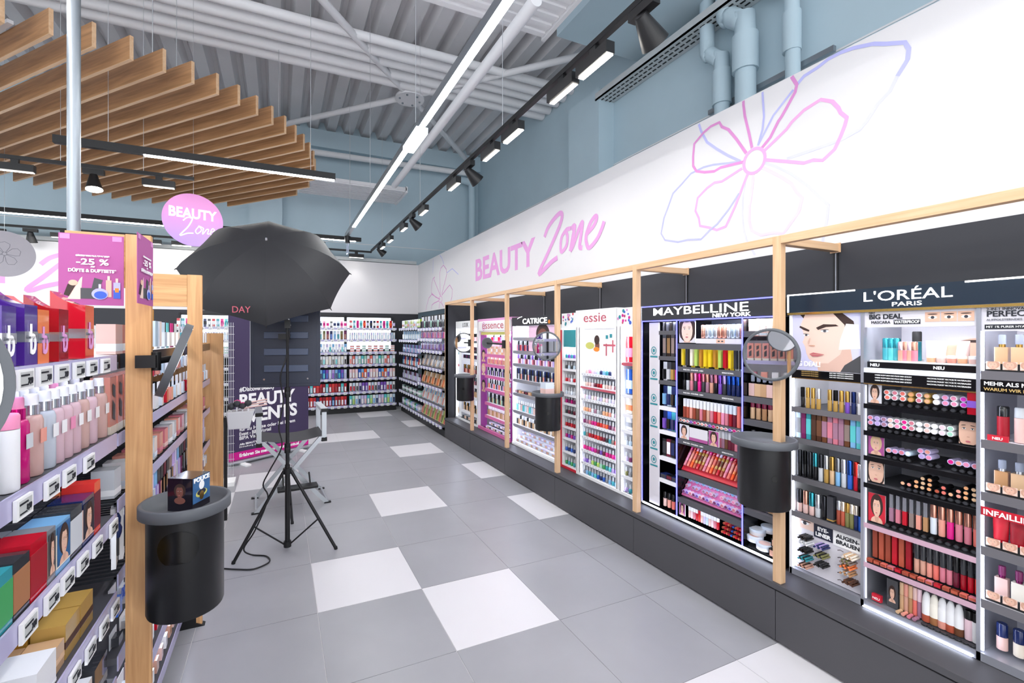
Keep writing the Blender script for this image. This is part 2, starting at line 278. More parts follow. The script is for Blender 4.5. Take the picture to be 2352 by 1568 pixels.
# ================================================================ ceiling equipment
for k, (y, r) in enumerate(((3.57, .06), (3.8, .075), (4.01, .07), (4.27, .08), (4.49, .085))):
    MB().cyl((-9, y, 5.6), (3.64, y, 5.6), r, n=14).build('ceiling_pipe', 'pipe_white', label=f'white insulated pipe under the metal roof, {ORD[k]} counted from the camera', cat='pipe', group='insulated pipes under the roof')
bn = thing('roof_brace', 'white painted cross brace with round node plate under the metal roof', 'brace', (1.2, 4.65, 5.5))
MB().cyl((1.2, 4.75, 5.5), (1.2, 4.75, 5.54), .24, n=28).build('node_plate', 'steel_paint', bn)
for a, b in (((1.05, 4.9, 5.56), (-1.2, 7.3, 5.6)), ((1.35, 4.9, 5.56), (3.4, 7.3, 5.6)), ((1.35, 4.6, 5.56), (3.5, 2.4, 5.6)), ((1.05, 4.6, 5.56), (-2.0, 1.2, 5.6))): MB().cyl(a, b, .05, n=8).build('brace_bar', 'steel_paint', bn)
for i in range(6): MB().cyl((1.2 + .17 * math.cos(i * 1.05), 4.75 + .17 * math.sin(i * 1.05), 5.485), (1.2 + .17 * math.cos(i * 1.05), 4.75 + .17 * math.sin(i * 1.05), 5.5), .018, n=8).build('bolt', 'galv', bn)
MB().cyl((1.2, 4.75, 5.54), (1.2, 4.75, 5.92), .05, n=10).build('hanger', 'steel_paint', bn)
MB().cyl((1.17, .6, 4.36), (1.17, 5.75, 4.36), .055, n=14).build('heating_pipe', 'pipe_white', label='long white pipe running beside the bright light line', cat='pipe')
def heater(x0, x1, y0, y1, z, label, n):
    t = thing('radiant_panel', label, 'heater', ((x0 + x1) / 2, (y0 + y1) / 2, z), group='radiant ceiling panels')
    MB().box(x0, x1, y0, y1, z + .01, z + .07).build('panel', 'heater', t)
    for k in range(n):
        y = y0 + (k + .5) * (y1 - y0) / n; MB().box(x0 + .03, x1 - .03, y - .03, y + .03, z - .012, z + .01).build('rib', 'heater', t)
    MB().box(x1 - .02, x1 + .02, y0, y1, z - .03, z + .09).build('edge_rail', 'heater', t)
heater(.2, 1.68, -1.4, 1.32, 4.6, 'white ribbed radiant ceiling panel above the bright light line', 22)
heater(-.6, 1.5, 6.1, 7.05, 4.4, 'white ribbed radiant panel hanging before the blue back wall', 10)
hp = MB().box(2.3, 3.64, .55, 2.0, 5.2, 5.9).build('ventilation_duct', 'wall_blue', label='grey boxed duct under the roof beside the blue wall', cat='duct')
vt = thing('vent_tray', 'perforated grey cable tray bracketed high on the blue wall', 'cable tray', (3.5, 1.2, 4.9))
MB().box(3.36, 3.64, -1.2, 2.62, 4.93, 4.95).build('tray', 'vent', vt); MB().box(3.36, 3.375, -1.2, 2.62, 4.93, 5.03).build('side_rail', 'vent', vt)
sl = MB()
for k in range(44):
    for x in (3.42, 3.49, 3.56): sl.box(x, x + .02, -1.1 + k * .084, -1.1 + k * .084 + .055, 4.926, 4.93)
tag(sl.build('slots', 'black', vt), kind='stuff')
for k, (pts, r) in enumerate((([(3.5,.86,6),(3.5,.86,4.75),(3.5,.82,4.62),(3.5,.72,4.5),(3.5,.68,4.35),(3.5,.68,2.2)], .075), ([(3.48,.62,6),(3.48,.62,4.98),(3.48,.56,4.85),(3.48,.44,4.72),(3.48,.4,4.58),(3.48,.4,2.2)], .095), ([(3.5,.36,6),(3.5,.36,5.1),(3.5,.3,4.98),(3.5,.02,4.78),(3.5,-.04,4.66),(3.5,-.06,2.2)], .06))):
    t = thing('wall_pipe', ('thin grey offset pipe nearest the perforated tray on blue wall', 'thick grey offset pipe between the two thinner pipes on blue wall', 'grey offset pipe with sleeve joint on blue wall')[k], 'pipe', (pts[-1][0], pts[-1][1], 2.2), group='grey wall pipes')
    MB().tube(smooth_path(pts, 4), r, 14).build('pipe', 'wall_blue', t)
    z0 = (4.3, 4.5, 4.45)[k]; MB().cyl((pts[-2][0], pts[-2][1], z0 - .3), (pts[-2][0], pts[-2][1], z0 + .06), r * 1.25, n=14).build('sleeve', 'wall_blue', t)
MB().box(3.56, 3.6, -.35, .9, 4.0, 4.05).build('mounting_rail', 'galv', label='slotted metal rail behind the grey wall pipes', cat='rail')
MB().tube([(3.4, 7.2, 5.36), (-.6, 7.2, 5.3)], .06, 12).build('wall_pipe', 'pipe_white', label='horizontal white pipe below the beam of the back wall', cat='pipe')
MB().tube(smooth_path([(3.1, 7.25, 5.2), (3.3, 7.2, 5.15), (3.36, 7.2, 5.0), (3.36, 7.2, 2.5)], 5), .08, 12).build('wall_pipe', 'wall_blue', label='grey downpipe in the far corner of the blue walls', cat='pipe')
# timber baffle: diagonal slats in a round island
bc, R0 = Vector((-2.92, 4.48)), 2.6; a0 = math.radians(-42.3); dr = Vector((math.sin(a0), math.cos(a0))); pe = Vector((math.cos(a0), -math.sin(a0)))
bt = thing('ceiling_baffle', 'round hanging ceiling baffle of diagonal oak slats', 'baffle', (bc.x, bc.y, 3.9), (0, 0, math.atan2(dr.y, dr.x))); local(bt)
for k in range(-12, 13):
    p = -.0086 + k * .2246
    if abs(p) > R0 - .08: continue
    hc = math.sqrt(R0 * R0 - p * p)
    s = MB().box(-hc, hc, -p - .014, -p + .014, .004, .205).build('slat', 'oak_baffle', bt)
    MB().box(-hc, hc, -p - .0145, -p + .0145, 0, .004).build('edge_band', 'oak_edge', s); MB().box(-hc - .003, -hc, -p - .0145, -p + .0145, 0, .205).build('edge_band', 'oak_edge', s)
for x, y in ((-1.6, -1.4), (-1.6, 0), (-1.6, 1.4), (1.6, -1.4), (1.6, 0), (1.6, 1.4), (-2.2, .6), (0, -2)):
    MB().cyl((x, y, .21), (x, y, 2.0), .004, n=6).build('suspension_wire', 'wire', bt)
for y in (-1.4, 0, 1.4): MB().box(-1.7, 1.7, y - .02, y + .02, .205, .235).build('carrier_rail', 'steel_paint', bt)
# lines of light
def line_light(p0, p1, label, segs, body='anthracite', w=.055, h=.075, wires=(), group=None):
    p0, p1 = Vector(p0), Vector(p1); d = (p1 - p0).normalized(); n = Vector((-d.y, d.x, 0)); L = (p1 - p0).length
    t = thing('linear_light', label, 'light', p0, (0, 0, math.atan2(d.y, d.x)), group); local(t)
    MB().box(0, L, -w / 2, w / 2, .004, h).build('housing', body, t)
    for a, b in segs: MB().box(a, b, -w / 2 + .004, w / 2 - .004, -.004, .006).build('diffuser', 'led', t)
    for q in wires: MB().cyl((q, 0, h), (q, 0, 5.9 - p0.z), .003, n=6).build('suspension_wire', 'wire', t)
    return t
t = line_light((.3, -4.5, 3.3), (.3, 5.75, 3.3), 'long bright white light line hanging over the aisle', [(0.1, 5.45), (5.98, 9.35)], 'galv', wires=(3.6, 5.7, 7.9, 9.8))
MB().box(5.5, 5.95, -.05, .05, -.05, .0).build('emergency_lamp', 'led_em', t)
MB().cyl((10.1, 0, -.12), (10.1, 0, 0), .04, .055, n=12).build('spot_head', 'black', t); MB().box(10.0, 10.2, -.01, .01, -.3, -.14).build('exit_glass', 'clear_tint', t)
line_light((-2.68, 2.68, 3.3), (-.22, 2.68, 3.3), 'black light line with glowing underside beneath the oak baffle', [(.68, 2.45)], 'black', wires=(.4, 2.2))
line_light((-6.5, 6.0, 3.3), (.6, 6.0, 3.3), 'black light line crossing before the back wall', [(.1, 7.0)], 'black', wires=(.6, 6.9))
for x, y1, lab in ((-6.6, 4.0, 'unseen light line added as fill over the farthest side aisle'), (-4.4, 4.0, 'unseen light line added as fill over the second side aisle'), (-2.2, .3, 'unseen light line added as fill over the aisle behind the perfume gondola')):
    line_light((x, -5.8, 3.3), (x, y1, 3.3), lab, [(.05, y1 + 5.75)], 'black', wires=(1, 5.5))  # fill lamps added out of view to replace light blocked by the left wall
# tracks with bar heads and spots
def track(p0, p1, label, heads, wires=()):
    p0, p1 = Vector(p0), Vector(p1); d = (p1 - p0).normalized(); L = (p1 - p0).length
    t = thing('light_track', label, 'light track', p0, (0, 0, math.atan2(d.y, d.x))); local(t)
    MB().box(0, L, -.018, .018, 0, .035).build('rail', 'black', t)
    for q in wires: MB().cyl((q, 0, .03), (q, 0, 5.9 - p0.z), .003, n=6).build('suspension_wire', 'wire', t)
    for kind, q, side, lit in heads:
        if kind == 'bar':
            hd = MB().box(q - .15, q + .15, -.03, .03, -.115, -.045).box(q - .03, q + .03, -.015, .015, -.05, 0).build('bar_head', 'black', t)
            MB().slab([(q - .14, side * .026, -.117), (q + .14, side * .026, -.117), (q + .14, -side * .012, -.1175), (q - .14, -side * .012, -.1175)], (0, 0, -.003)).build('led_face', 'led_bar' if lit else 'led_dim', hd)
        else:
            hd = MB().box(q - .09, q + .09, -.025, .025, -.06, -.01).build('spot_head', 'black', t)
            dn = Vector((side[0], side[1], side[2])).normalized(); c = Vector((q, 0, -.1))
            MB().cyl(c - dn * .03, c + dn * .13, .035, .075, n=18, caps=False).cyl(c - dn * .035, c - dn * .03, .034, n=18).build('reflector', 'black', hd)
            MB().cyl(c + dn * (.125 if lit else .01), c + dn * (.13 if lit else .013), .07 if lit else .034, n=16).build('lamp', 'led_bar' if lit else 'gold', hd)
    return t
rt = track((.955, -3.2, 3.3), (.955, 6.9, 3.3), 'black track of wall washers running along the white fascia',
      [('bar', 2.76, -1, 1), ('bar', 3.1, -1, 0), ('bar', 3.82, -1, 1), ('bar', 4.25, -1, 0), ('bar', 5.2, -1, 0), ('bar', 6.35, -1, 0), ('bar', 7.4, -1, 0), ('bar', 8.35, -1, 0), ('bar', 9.0, -1, 0), ('bar', .8, -1, 1), ('bar', 1.6, -1, 1),
       ('spot', 2.35, (.15, -.75, -.6), 0), ('spot', 4.75, (.1, -.75, -.6), 0), ('spot', 6.9, (.1, -.75, -.6), 0), ('spot', 9.3, (.1, -.75, -.6), 0)], wires=(1.5, 4, 6.5, 9))
track((-3.35, 3.32, 3.3), (-1.68, 3.32, 3.3), 'short black track with glowing spot under the oak baffle', [('bar', .15, 1, 0), ('bar', 1.34, 1, 0), ('spot', .77, (.1, -.2, -1), 1)], wires=(.5, 1.2))
track((-7, 6.9, 3.27), (.96, 6.9, 3.27), 'black track of wall washers along the back fascia', [('bar', 2.1, 1, 1), ('spot', 2.55, (0, .3, -1), 0), ('bar', 2.95, 1, 0), ('bar', 3.35, 1, 0), ('bar', 4.6, 1, 1), ('bar', 4.15, 1, 0), ('spot', 5.2, (0, .3, -1), 0), ('bar', 7.65, 1, 0), ('bar', 1.2, 1, 1)], wires=(1, 3, 5))
# the wall washers' own light
def spot(loc, aim, e, ang=85, blend=.9, size=.06):
    l = bpy.data.lights.new('wall_washer_beam', 'SPOT'); l.energy = e; l.spot_size = math.radians(ang); l.spot_blend = blend; l.shadow_soft_size = size; l.color = (1, .97, .93)
    o = bpy.data.objects.new('wall_washer_beam', l); COL.objects.link(o); o.location = loc
    o.rotation_euler = (Vector(aim) - Vector(loc)).to_track_quat('-Z', 'Y').to_euler()
for y in (-2.4, -1.6, -.44, -.1, .62, 1.05, 2.0, 3.15, 4.2, 5.15, 5.8): spot((1.02, y, 3.17), (2.0, y, 2.1), SPOT_W * 1.1)
for y in (-.85, 1.55, 3.7, 6.1): spot((1.0, y - .1, 3.12), (1.5, y - .8, 1.2), SPOT_W * 2.2, 60)
for x in (-4.9, -4.4, -4.05, -3.65, -2.85, -2.4, -1.2, -.2, .65): spot((x, 6.85, 3.13), (x, 7.1, 2.0), SPOT_W * 1.1, 95)
spot((-2.58, 3.32, 3.1), (-2.6, 3.0, 1.0), SPOT_W)
# round hanging signs
def disc(loc, label, face, r=.3, txt=True, tilt=.12):
    d = Vector((cam_o.location.x - loc[0], cam_o.location.y - loc[1])); rz = math.atan2(d.y, d.x) + PI / 2 + tilt
    t = thing('hanging_sign', label, 'sign', loc, (0, 0, rz), 'round hanging signs'); local(t)
    MB().cyl((0, -.004, 0), (0, .004, 0), r, n=56).build('disc', face, t)
    MB().cyl((0, 0, r - .01), (0, 0, 5.9 - loc[2]), .002, n=6).build('suspension_wire', 'wire', t)
    if txt:
        text('BEAUTY', .155, 'text_white', t, (0, -.0055, .02), RP, width=.47, off=.005)
        pl = Plane((0, -.0045, 0), (1, 0, 0), (0, 0, 1), (0, -1, 0))
        for pts, w in (([(-.1,-.02),(-.06,.02),(-.01,.02),(-.05,-.08),(-.13,-.19),(-.06,-.16),(0,-.15)], .014), ([(.05,-.07),(.02,-.12),(.04,-.15),(.08,-.1),(.05,-.06),(.1,-.08)], .011), ([(.1,-.08),(.09,-.15),(.13,-.09),(.15,-.09),(.14,-.14),(.17,-.13)], .011), ([(.17,-.12),(.21,-.09),(.19,-.07),(.17,-.12),(.19,-.15),(.25,-.1)], .01)):
            ribbon('lettering', t, pl, smooth_path(pts, 5), w, 'text_white', .001)
    else:
        pl = Plane((0, -.0045, 0), (1, 0, 0), (0, 0, 1), (0, -1, 0))
        for k in range(5):
            a = k * 2 * PI / 5 + .3; R = lambda x, y: (x * math.cos(a) - y * math.sin(a), x * math.sin(a) + y * math.cos(a))
            ribbon('flower_line', t, pl, [R(*q) for q in ((.02, .01), (.09, .05), (.14, .045), (.16, 0), (.13, -.05), (.09, -.045), (.02, -.01))], .004, 'text_grey', .001)
        ribbon('flower_line', t, pl, ell(0, 0, .022, .022, 16), .004, 'text_grey', .001, True)
    return t
gp = mat('sign_pink', '#CF94CC', .6); nt = gp.node_tree; b = nt.nodes['Principled BSDF']
tc = nt.nodes.new('ShaderNodeTexCoord'); sx = nt.nodes.new('ShaderNodeSeparateXYZ'); rp = nt.nodes.new('ShaderNodeValToRGB'); rp.color_ramp.elements[0].color = lin('#B08FD2'); rp.color_ramp.elements[1].color = lin('#CB86BC'); rp.color_ramp.elements[0].position = .15; rp.color_ramp.elements[1].position = .7
nt.links.new(tc.outputs['Generated'], sx.inputs[0]); nt.links.new(sx.outputs['Z'], rp.inputs[0]); nt.links.new(rp.outputs[0], b.inputs['Base Color'])
disc((-1.7, 3.41, 2.87), 'round pink sign with white lettering hanging from a wire', 'sign_pink')
disc((-4.1, 5.3, 2.62), 'round grey sign with flower outline hanging at the edge', 'disc_grey', .3, False, .1)
# ================================================================ product kinds
CN = dict(red='#C3172B', crimson='#9E1023', scarlet='#E03A32', coral='#E8766A', salmon='#E79C8C', peach='#EDB48F', apricot='#E9A878', rose='#D47C8E', pink='#E88FB4', hot_pink='#E0218A', magenta='#C2187C', fuchsia='#D63AC0', plum='#7B2B5E', violet='#7A4FB8', lilac='#B9A2DC', lavender='#CFC4EA', purple='#4C2A8C',
  navy='#1D2B5E', blue='#2B5FC0', sky_blue='#7FB4E0', ice_blue='#C6DCEC', teal='#3B9AA6', turquoise='#5CC4C8', green='#3F9C5A', mint='#A6D9C2', lime='#B7D46A', olive='#7C7A4A', yellow='#F0D02C', gold='#B8924C', amber='#C28A35', orange='#F08048', bright_orange='#F05A28',
  beige='#D9B48F', sand='#C9A27C', tan='#B58860', caramel='#A56F4A', brown='#6E4630', cocoa='#4E3226', rust='#9A4632', terracotta='#B5563F', mauve='#A4778E', taupe='#8C7A74', grey='#8B8D93', silver='#C9CCD2', charcoal='#3A3B40', black='#161618', white='#EFEFF2', cream='#F1E6D6', blush='#E8C3BC', pale_pink='#F3D2DC', nude='#D2A08C', wine='#6A1B33', bronze='#8C6A44', ivory='#F4EEE2', clear='#DDE6F2', rosegold='#D49A86')
def cc(n): return lin(CN[n])
CACHE = {}
def K(key, fn):
    if key not in CACHE: CACHE[key] = fn()
    return CACHE[key]
def k_tube(r=.009, h=.11, cap=.5, mb='gloss', mc='metallic', r2=None, n=10):       # two-piece tube standing up
    def f():
        s = h * (1 - cap); q = r2 or r
        return [('body', MB().lathe([(r * .9, 0), (r, .003), (r, s)], n=n).mesh('body', mb)), ('cap', MB().lathe([(q, s + .001), (q, h - .004), (q * .85, h)], n=n).mesh('cap', mc))]
    return K(('tube', r, h, cap, mb, mc, r2, n), f)
def k_sq(w=.018, h=.1, cap=.45, mb='glassy', mc='plastic', d=None):                 # square gloss bottle
    def f():
        s = h * (1 - cap); D = d or w; e = w * .06
        return [('body', MB().box(-w / 2, w / 2, -D / 2, D / 2, 0, s).mesh('body', mb)), ('cap', MB().box(-w / 2 + e, w / 2 - e, -D / 2 + e, D / 2 - e, s, h).mesh('cap', mc))]
    return K(('sq', w, h, cap, mb, mc, d), f)
def k_polish(h=.068):
    def f():
        a = MB().lathe([(.011, 0), (.0135, .002), (.0135, .026), (.011, .032), (.006, .034)], n=8).mesh('body', 'gloss')
        return [('body', a), ('cap', MB().lathe([(.0075, .0345), (.0075, .038), (.006, h - .002), (.004, h)], n=8).mesh('cap', 'plastic'))]
    return K(('polish', h), f)
def k_end(w=.021, h=.021, L=.06, tester=False):                                     # lipstick lying with its end to the front
    def f():
        c = w * .3; P = [(-w / 2 + c, 0), (w / 2 - c, 0), (w / 2, c), (w / 2, h - c), (w / 2 - c, h), (-w / 2 + c, h), (-w / 2, h - c), (-w / 2, c)]
        q = .72; Q = [(x * q, h / 2 + (z - h / 2) * q) for x, z in P]
        return [('body', MB().slab([(x, -L / 2, z) for x, z in P], (0, L, 0)).mesh('body', 'plastic')), ('end_label', MB().slab([(x, -L / 2 - .0012, z) for x, z in Q], (0, .001, 0)).mesh('end_label', 'plastic'))]
    return K(('end', w, h, L), f)
def k_squeeze(r=.017, h=.12, cap=.03, mb='satin', mc='plastic'):                    # tube standing on its cap, flat crimped top
    def f():
        b = MB(); n = 14; rings = []
        for t in (0, .3, .7, 1.): rings.append([(math.cos(2 * PI * i / n) * r * (1 + .12 * t), math.sin(2 * PI * i / n) * r * (1 - .93 * t), cap + (h - cap) * t) for i in range(n)])
        vs = [p for g in rings for p in g]; fs = [(j * n + i, j * n + (i + 1) % n, (j + 1) * n + (i + 1) % n, (j + 1) * n + i) for j in range(3) for i in range(n)] + [tuple(range(3 * n, 4 * n))]
        b._add(vs, fs, 0, True)
        return [('body', b.mesh('body', mb)), ('cap', MB().lathe([(r * .85, 0), (r * .95, .002), (r * .95, cap - .001)], n=14).mesh('cap', mc))]
    return K(('squeeze', r, h, cap, mb, mc), f)
def k_dome(r=.017, h=.12, cap=.035):                                                # cream tube with rounded shoulders
    def f(): return [('body', MB().lathe([(r, cap), (r, h * .55), (r * .85, h * .8), (r * .5, h * .96), (0, h)], n=14).mesh('body', 'satin')), ('cap', MB().lathe([(r * .95, 0), (r, .002), (r, cap)], n=14).mesh('cap', 'plastic'))]
    return K(('dome', r, h, cap), f)
def k_found(w=.036, h=.105, cap='clear'):                                           # foundation flacon with pump
    def f():
        s = h * .6
        return [('body', MB().slab([(-w / 2, -w * .36, 0), (w / 2, -w * .36, 0), (w / 2, w * .36, 0), (-w / 2, w * .36, 0)], (0, 0, s)).mesh('body', 'gloss')), ('collar', MB().lathe([(w * .26, s), (w * .26, s + h * .1)], n=12).mesh('collar', 'metallic')),
                ('cap', MB().lathe([(w * .3, s + h * .09), (w * .3, h - .003), (w * .27, h)], n=12).mesh('cap', cap))]
    return K(('found', w, h, cap), f)
def k_carton(w=.03, d=.03, h=.1, band=(.35, .6), m='film'):
    def f():
        z0, z1 = h * band[0], h * band[1]; e = .0006
        return [('body', MB().box(-w / 2, w / 2, -d / 2, d / 2, 0, h).mesh('body', m)), ('band', MB().box(-w / 2 - e, w / 2 + e, -d / 2 - e, d / 2 + e, z0, z1).mesh('band', 'satin'))]
    return K(('carton', w, d, h, band, m), f)
def k_jar(r=.04, h=.03):
    def f(): return [('body', MB().lathe([(r * .9, 0), (r, .003), (r, h * .6)], n=24).mesh('body', 'plastic')), ('lid', MB().lathe([(r * 1.03, h * .6), (r * 1.03, h - .002), (r * .98, h)], n=24).mesh('lid', 'plastic')), ('label_disc', MB().lathe([(r * .72, h), (r * .72, h + .0008)], n=24).mesh('label_disc', 'satin'))]
    return K(('jar', r, h), f)
def k_card(w=.05, h=.12, d=.016, b=.62):                                            # card with a blister
    def f(): return [('card', MB().box(-w / 2, w / 2, -.001, .001, 0, h).mesh('card', 'satin')), ('blister', MB().slab([(-w * .32, -.001, h * .08), (w * .32, -.001, h * .08), (w * .32, -.001, h * b), (-w * .32, -.001, h * b)], (0, -d, 0)).mesh('blister', 'film'))]
    return K(('card', w, h, d, b), f)
def k_pencil(r=.004, L=.1):                                                          # pencil lying, end to the front
    def f(): return [('barrel', MB().cyl((0, -L / 2 + .02, 0), (0, L / 2, 0), r, n=8).mesh('barrel', 'plastic')), ('tip', MB().cyl((0, -L / 2, 0), (0, -L / 2 + .02, 0), r * 1.02, n=8).mesh('tip', 'gloss'))]
    return K(('pencil', r, L), f)
def k_palette(w=.06, h=.035, d=.012):
    def f(): return [('case', MB().box(-w / 2, w / 2, -d / 2, d / 2, 0, h).mesh('case', 'gloss')), ('pan', MB().box(-w * .42, w * .42, -d / 2 - .0008, -d / 2, h * .15, h * .85).mesh('pan', 'satin'))]
    return K(('palette', w, h, d), f)
N_PROD = 0
def put(name, ms, loc, rz, cols, label, cat, group, rx=0.):
    global N_PROD; N_PROD += 1; root = None
    for i, (pn, me) in enumerate(ms):
        o = bpy.data.objects.new(name if i == 0 else pn, me); COL.objects.link(o); o.color = cc(cols[min(i, len(cols) - 1)])
        if i == 0:
            root = o; o.location = loc; o.rotation_euler = (rx, 0, rz); tag(o, label, cat, group)
        else: o.parent = root
    return root
def row(name, noun, cat, ms, n, cols, where, group, z, ya, yb, X, rz=-PI / 2, skip=(), rx=0., start=0, along='y', side='left', dz=0.):
    for k in range(n):
        if k in skip: continue
        t = (k + .5) / n; c = cols[k % len(cols)]; c = (c,) if isinstance(c, str) else c; a = ya + (yb - ya) * t
        loc = (X, a, z + dz * k) if along == 'y' else (a, X, z + dz * k)
        put(name, ms, loc, rz + random.uniform(-.05, .05), c, f"{c[0].replace('_', ' ')} {noun}, {ORD[start + k]} from {side}, {where}", cat, group, rx)

# ================================================================ plinth, timber frame, panel wall
pt = MB().box(1.487, 2.0, -4.2, 3.83, .27, .3).build('display_ledge', 'plinth', bevel=.002, label='dark grey ledge running under the lit cosmetic displays', cat='ledge')
for k in range(8):
    y1 = 3.82 - k * 1.003
    MB().box(1.492, 2.0, y1 - 1.0, y1, .012, .262).build('plinth_unit', 'plinth', bevel=.002, label=f'dark grey plinth front, {ORD[k]} counted from the far end', cat='plinth', group='plinth fronts under the displays')
FY = [3.82 - k * 1.003 for k in range(8)]
fm = thing('timber_frame', 'pale oak post and rail frame standing before the lit displays', 'frame', (1.52, 0, .3))
for y in FY[:-1]:
    MB().box(1.5, 1.54, y - .02, y + .02, .3, 2.05).build('post', 'oak_pale_z', fm, bevel=.0015)
    MB().box(1.54, 2.0, y - .0195, y + .0195, 2.008, 2.048).build('cross_rail', 'oak_pale_x', fm, bevel=.0015)
    MB().box(1.995, 2.003, y - .025, y + .025, 2.002, 2.054).build('end_plate', 'oak_pale_x', fm)
for a, b in zip(FY, FY[1:]): MB().box(1.5, 1.54, b + .02, a - .02, 2.01, 2.05).build('rail', 'oak_pale_y', fm, bevel=.0015)
pw = thing('panel_wall', 'dark panelled wall with slotted uprights behind the displays', 'panel wall', (2.01, 0, 0))
for a, b in zip(FY, FY[1:]): MB().box(2.006, 2.02, b + .008, a - .008, .3, 2.05).build('panel', 'dark_panel', pw)
MB().box(2.006, 2.02, -6, -4.2, 0, 2.05).build('panel', 'dark_panel', pw)
MB().box(1.5, 2.02, 3.80, 3.815, .3, 2.008).build('side_panel', 'dark_panel', pw)
for y in FY[1:-1]:
    up = MB().box(2.0, 2.012, y - .012, y + .012, .3, 2.0).build('upright', 'black', pw)
    MB().box(1.999, 2.0, y - .004, y + .001, .3, 2.0).build('slot_strip', 'shelf_metal', up)
# mirrors and tray bins on the posts
def post_mirror(c, n, r, label, arm_to):
    n = Vector(n).normalized(); u = Vector((0, 0, 1)); w = u.cross(n).normalized(); u = n.cross(w); c = Vector(c)
    t = thing('round_mirror', label, 'mirror', c, group='round swivel mirrors')
    MB().cyl(c - n * .012, c, r - .009, n=48).build('glass', 'mirror', t)
    P = [c + (w * math.cos(2 * PI * i / 48) + u * math.sin(2 * PI * i / 48)) * (r - .004) - n * .006 for i in range(49)]
    MB().tube(P, .009, 10).build('rim', 'grey_rim', t)
    MB().cyl(c - n * .014, c - n * .012, r - .006, n=40).build('back', 'anthracite', t)
    MB().cyl(c - n * .013, Vector(arm_to), .01, n=10).build('swivel_arm', 'black', t)
    q = Vector(arm_to); MB().box(q.x - .012, q.x + .012, q.y - .024, q.y + .024, q.z - .045, q.z + .045).build('clamp', 'black', t)
    return t
def tray_bin(c, label, z0=.7, z1=1.0, rt=.145, rb=.115, hole=None, holer=.02):
    t = thing('tray_bin', label, 'bin', (c[0], c[1], z0), group='black tray bins on the posts')
    MB().lathe([(rb * .98, z0), (rb, z0 + .006), (rb, z1)], (c[0], c[1], 0), 40).build('bin', 'bin_black', t)
    MB().lathe([(rt - .006, z1), (rt, z1 + .003), (rt, z1 + .034), (rt - .003, z1 + .037), (rt - .011, z1 + .036), (rt - .012, z1 + .012), (0, z1 + .012)], (c[0], c[1], 0), 48).build('tray', 'grey_rim', t)
    if hole:
        ha, hz, hr, hv = hole; NR, NA = 8, 32; vs = []
        for q in range(NR + 1):
            for i in range(NA):
                a = 2 * PI * i / NA; f = q / NR; b = ha + f * hr * math.cos(a) / rb; zz = max(hz + f * hv * math.sin(a), hz - hv * .86); vs.append((c[0] + (rb + .0012) * math.cos(b), c[1] + (rb + .0012) * math.sin(b), zz))
        m = MB(); m._add(vs, [(q * NA + i, (q + 1) * NA + i, (q + 1) * NA + (i + 1) % NA, q * NA + (i + 1) % NA) for q in range(NR) for i in range(NA)], 0, True); m.build('opening', 'bin_hole_shade', t)  # black patch on the uncut bin wall paints the shade inside
    return t
for k, (i, lab) in enumerate(((5, 'near the large dark-headed display'), (3, 'between the dotted white and dark-headed displays'), (1, 'at the far end of the frame'))):
    y = FY[i]
    tray_bin((1.43, y + .02), 'black tray bin ' + lab, hole=(PI * 1.32, .86, .013, .016))
    nn = ((-.979, -.205, -.01), (-.75, -.9, .0), (-.45, -1, 0))[k]
    post_mirror(((1.44, y - .005, 1.452), (1.43, y + .04, 1.452), (1.44, y + .1, 1.452))[k], nn, .128, 'round swivel mirror ' + lab, (1.49, y + (.0, .02, .02)[k], 1.45))
post_mirror((1.44, FY[2] + .35, 1.46), (.5, .85, 0), .06, 'small black-backed mirror turned away beside the pink display', (1.49, FY[2] + .02, 1.45))
put('sample_stand', k_carton(.09, .09, .11, (.1, .5)), (1.43, FY[3] + .03, 1.012), -PI / 2, ('clear', 'blush'), 'pale acrylic sample stand on the tray bin before the dark-headed display', 'stand', None)
# ================================================================ display units
XF, XB = 1.66, 1.985
def unit(name, label, y0, y1, mat_body, ztop=1.762):
    t = thing(name, label, 'display unit', (1.8, (y0 + y1) / 2, .3))
    MB().box(XB, 2.004, y1, y0, .302, ztop).build('back_panel', mat_body, t)
    return t
def side(t, y, m, x0=XF, z0=.302, z1=1.66, w=.008, nm='side_panel'): return MB().box(x0, XB, y - w / 2, y + w / 2, z0, z1).build(nm, m, t)
def shelf(t, ya, yb, z, m='shelf_grey', lip='shelf_grey', x0=XF, lh=.024, led=False, th=.008):
    s = MB().box(x0 + .003, XB, yb, ya, z - th, z).build('shelf', m, t)
    MB().box(x0, x0 + .003, yb, ya, z - lh, z + .004).build('price_strip', lip, s)
    if led: MB().box(x0 + .012, x0 + .02, yb + .01, ya - .01, z - th - .004, z - th - .0005).build('led_strip', 'led_shelf', s)
    return s
def pright(y, z, x=XF): return Plane((x, y, z), (0, -1, 0), (0, 0, 1), (-1, 0, 0))
def area(loc, sx, sy, e, rot, col=(.93, .95, 1)):
    l = bpy.data.lights.new('display_led', 'AREA'); l.shape = 'RECTANGLE'; l.size = sx; l.size_y = sy; l.energy = e * 1.8; l.color = col
    o = bpy.data.objects.new('display_led', l); COL.objects.link(o); o.location = loc; o.rotation_euler = rot

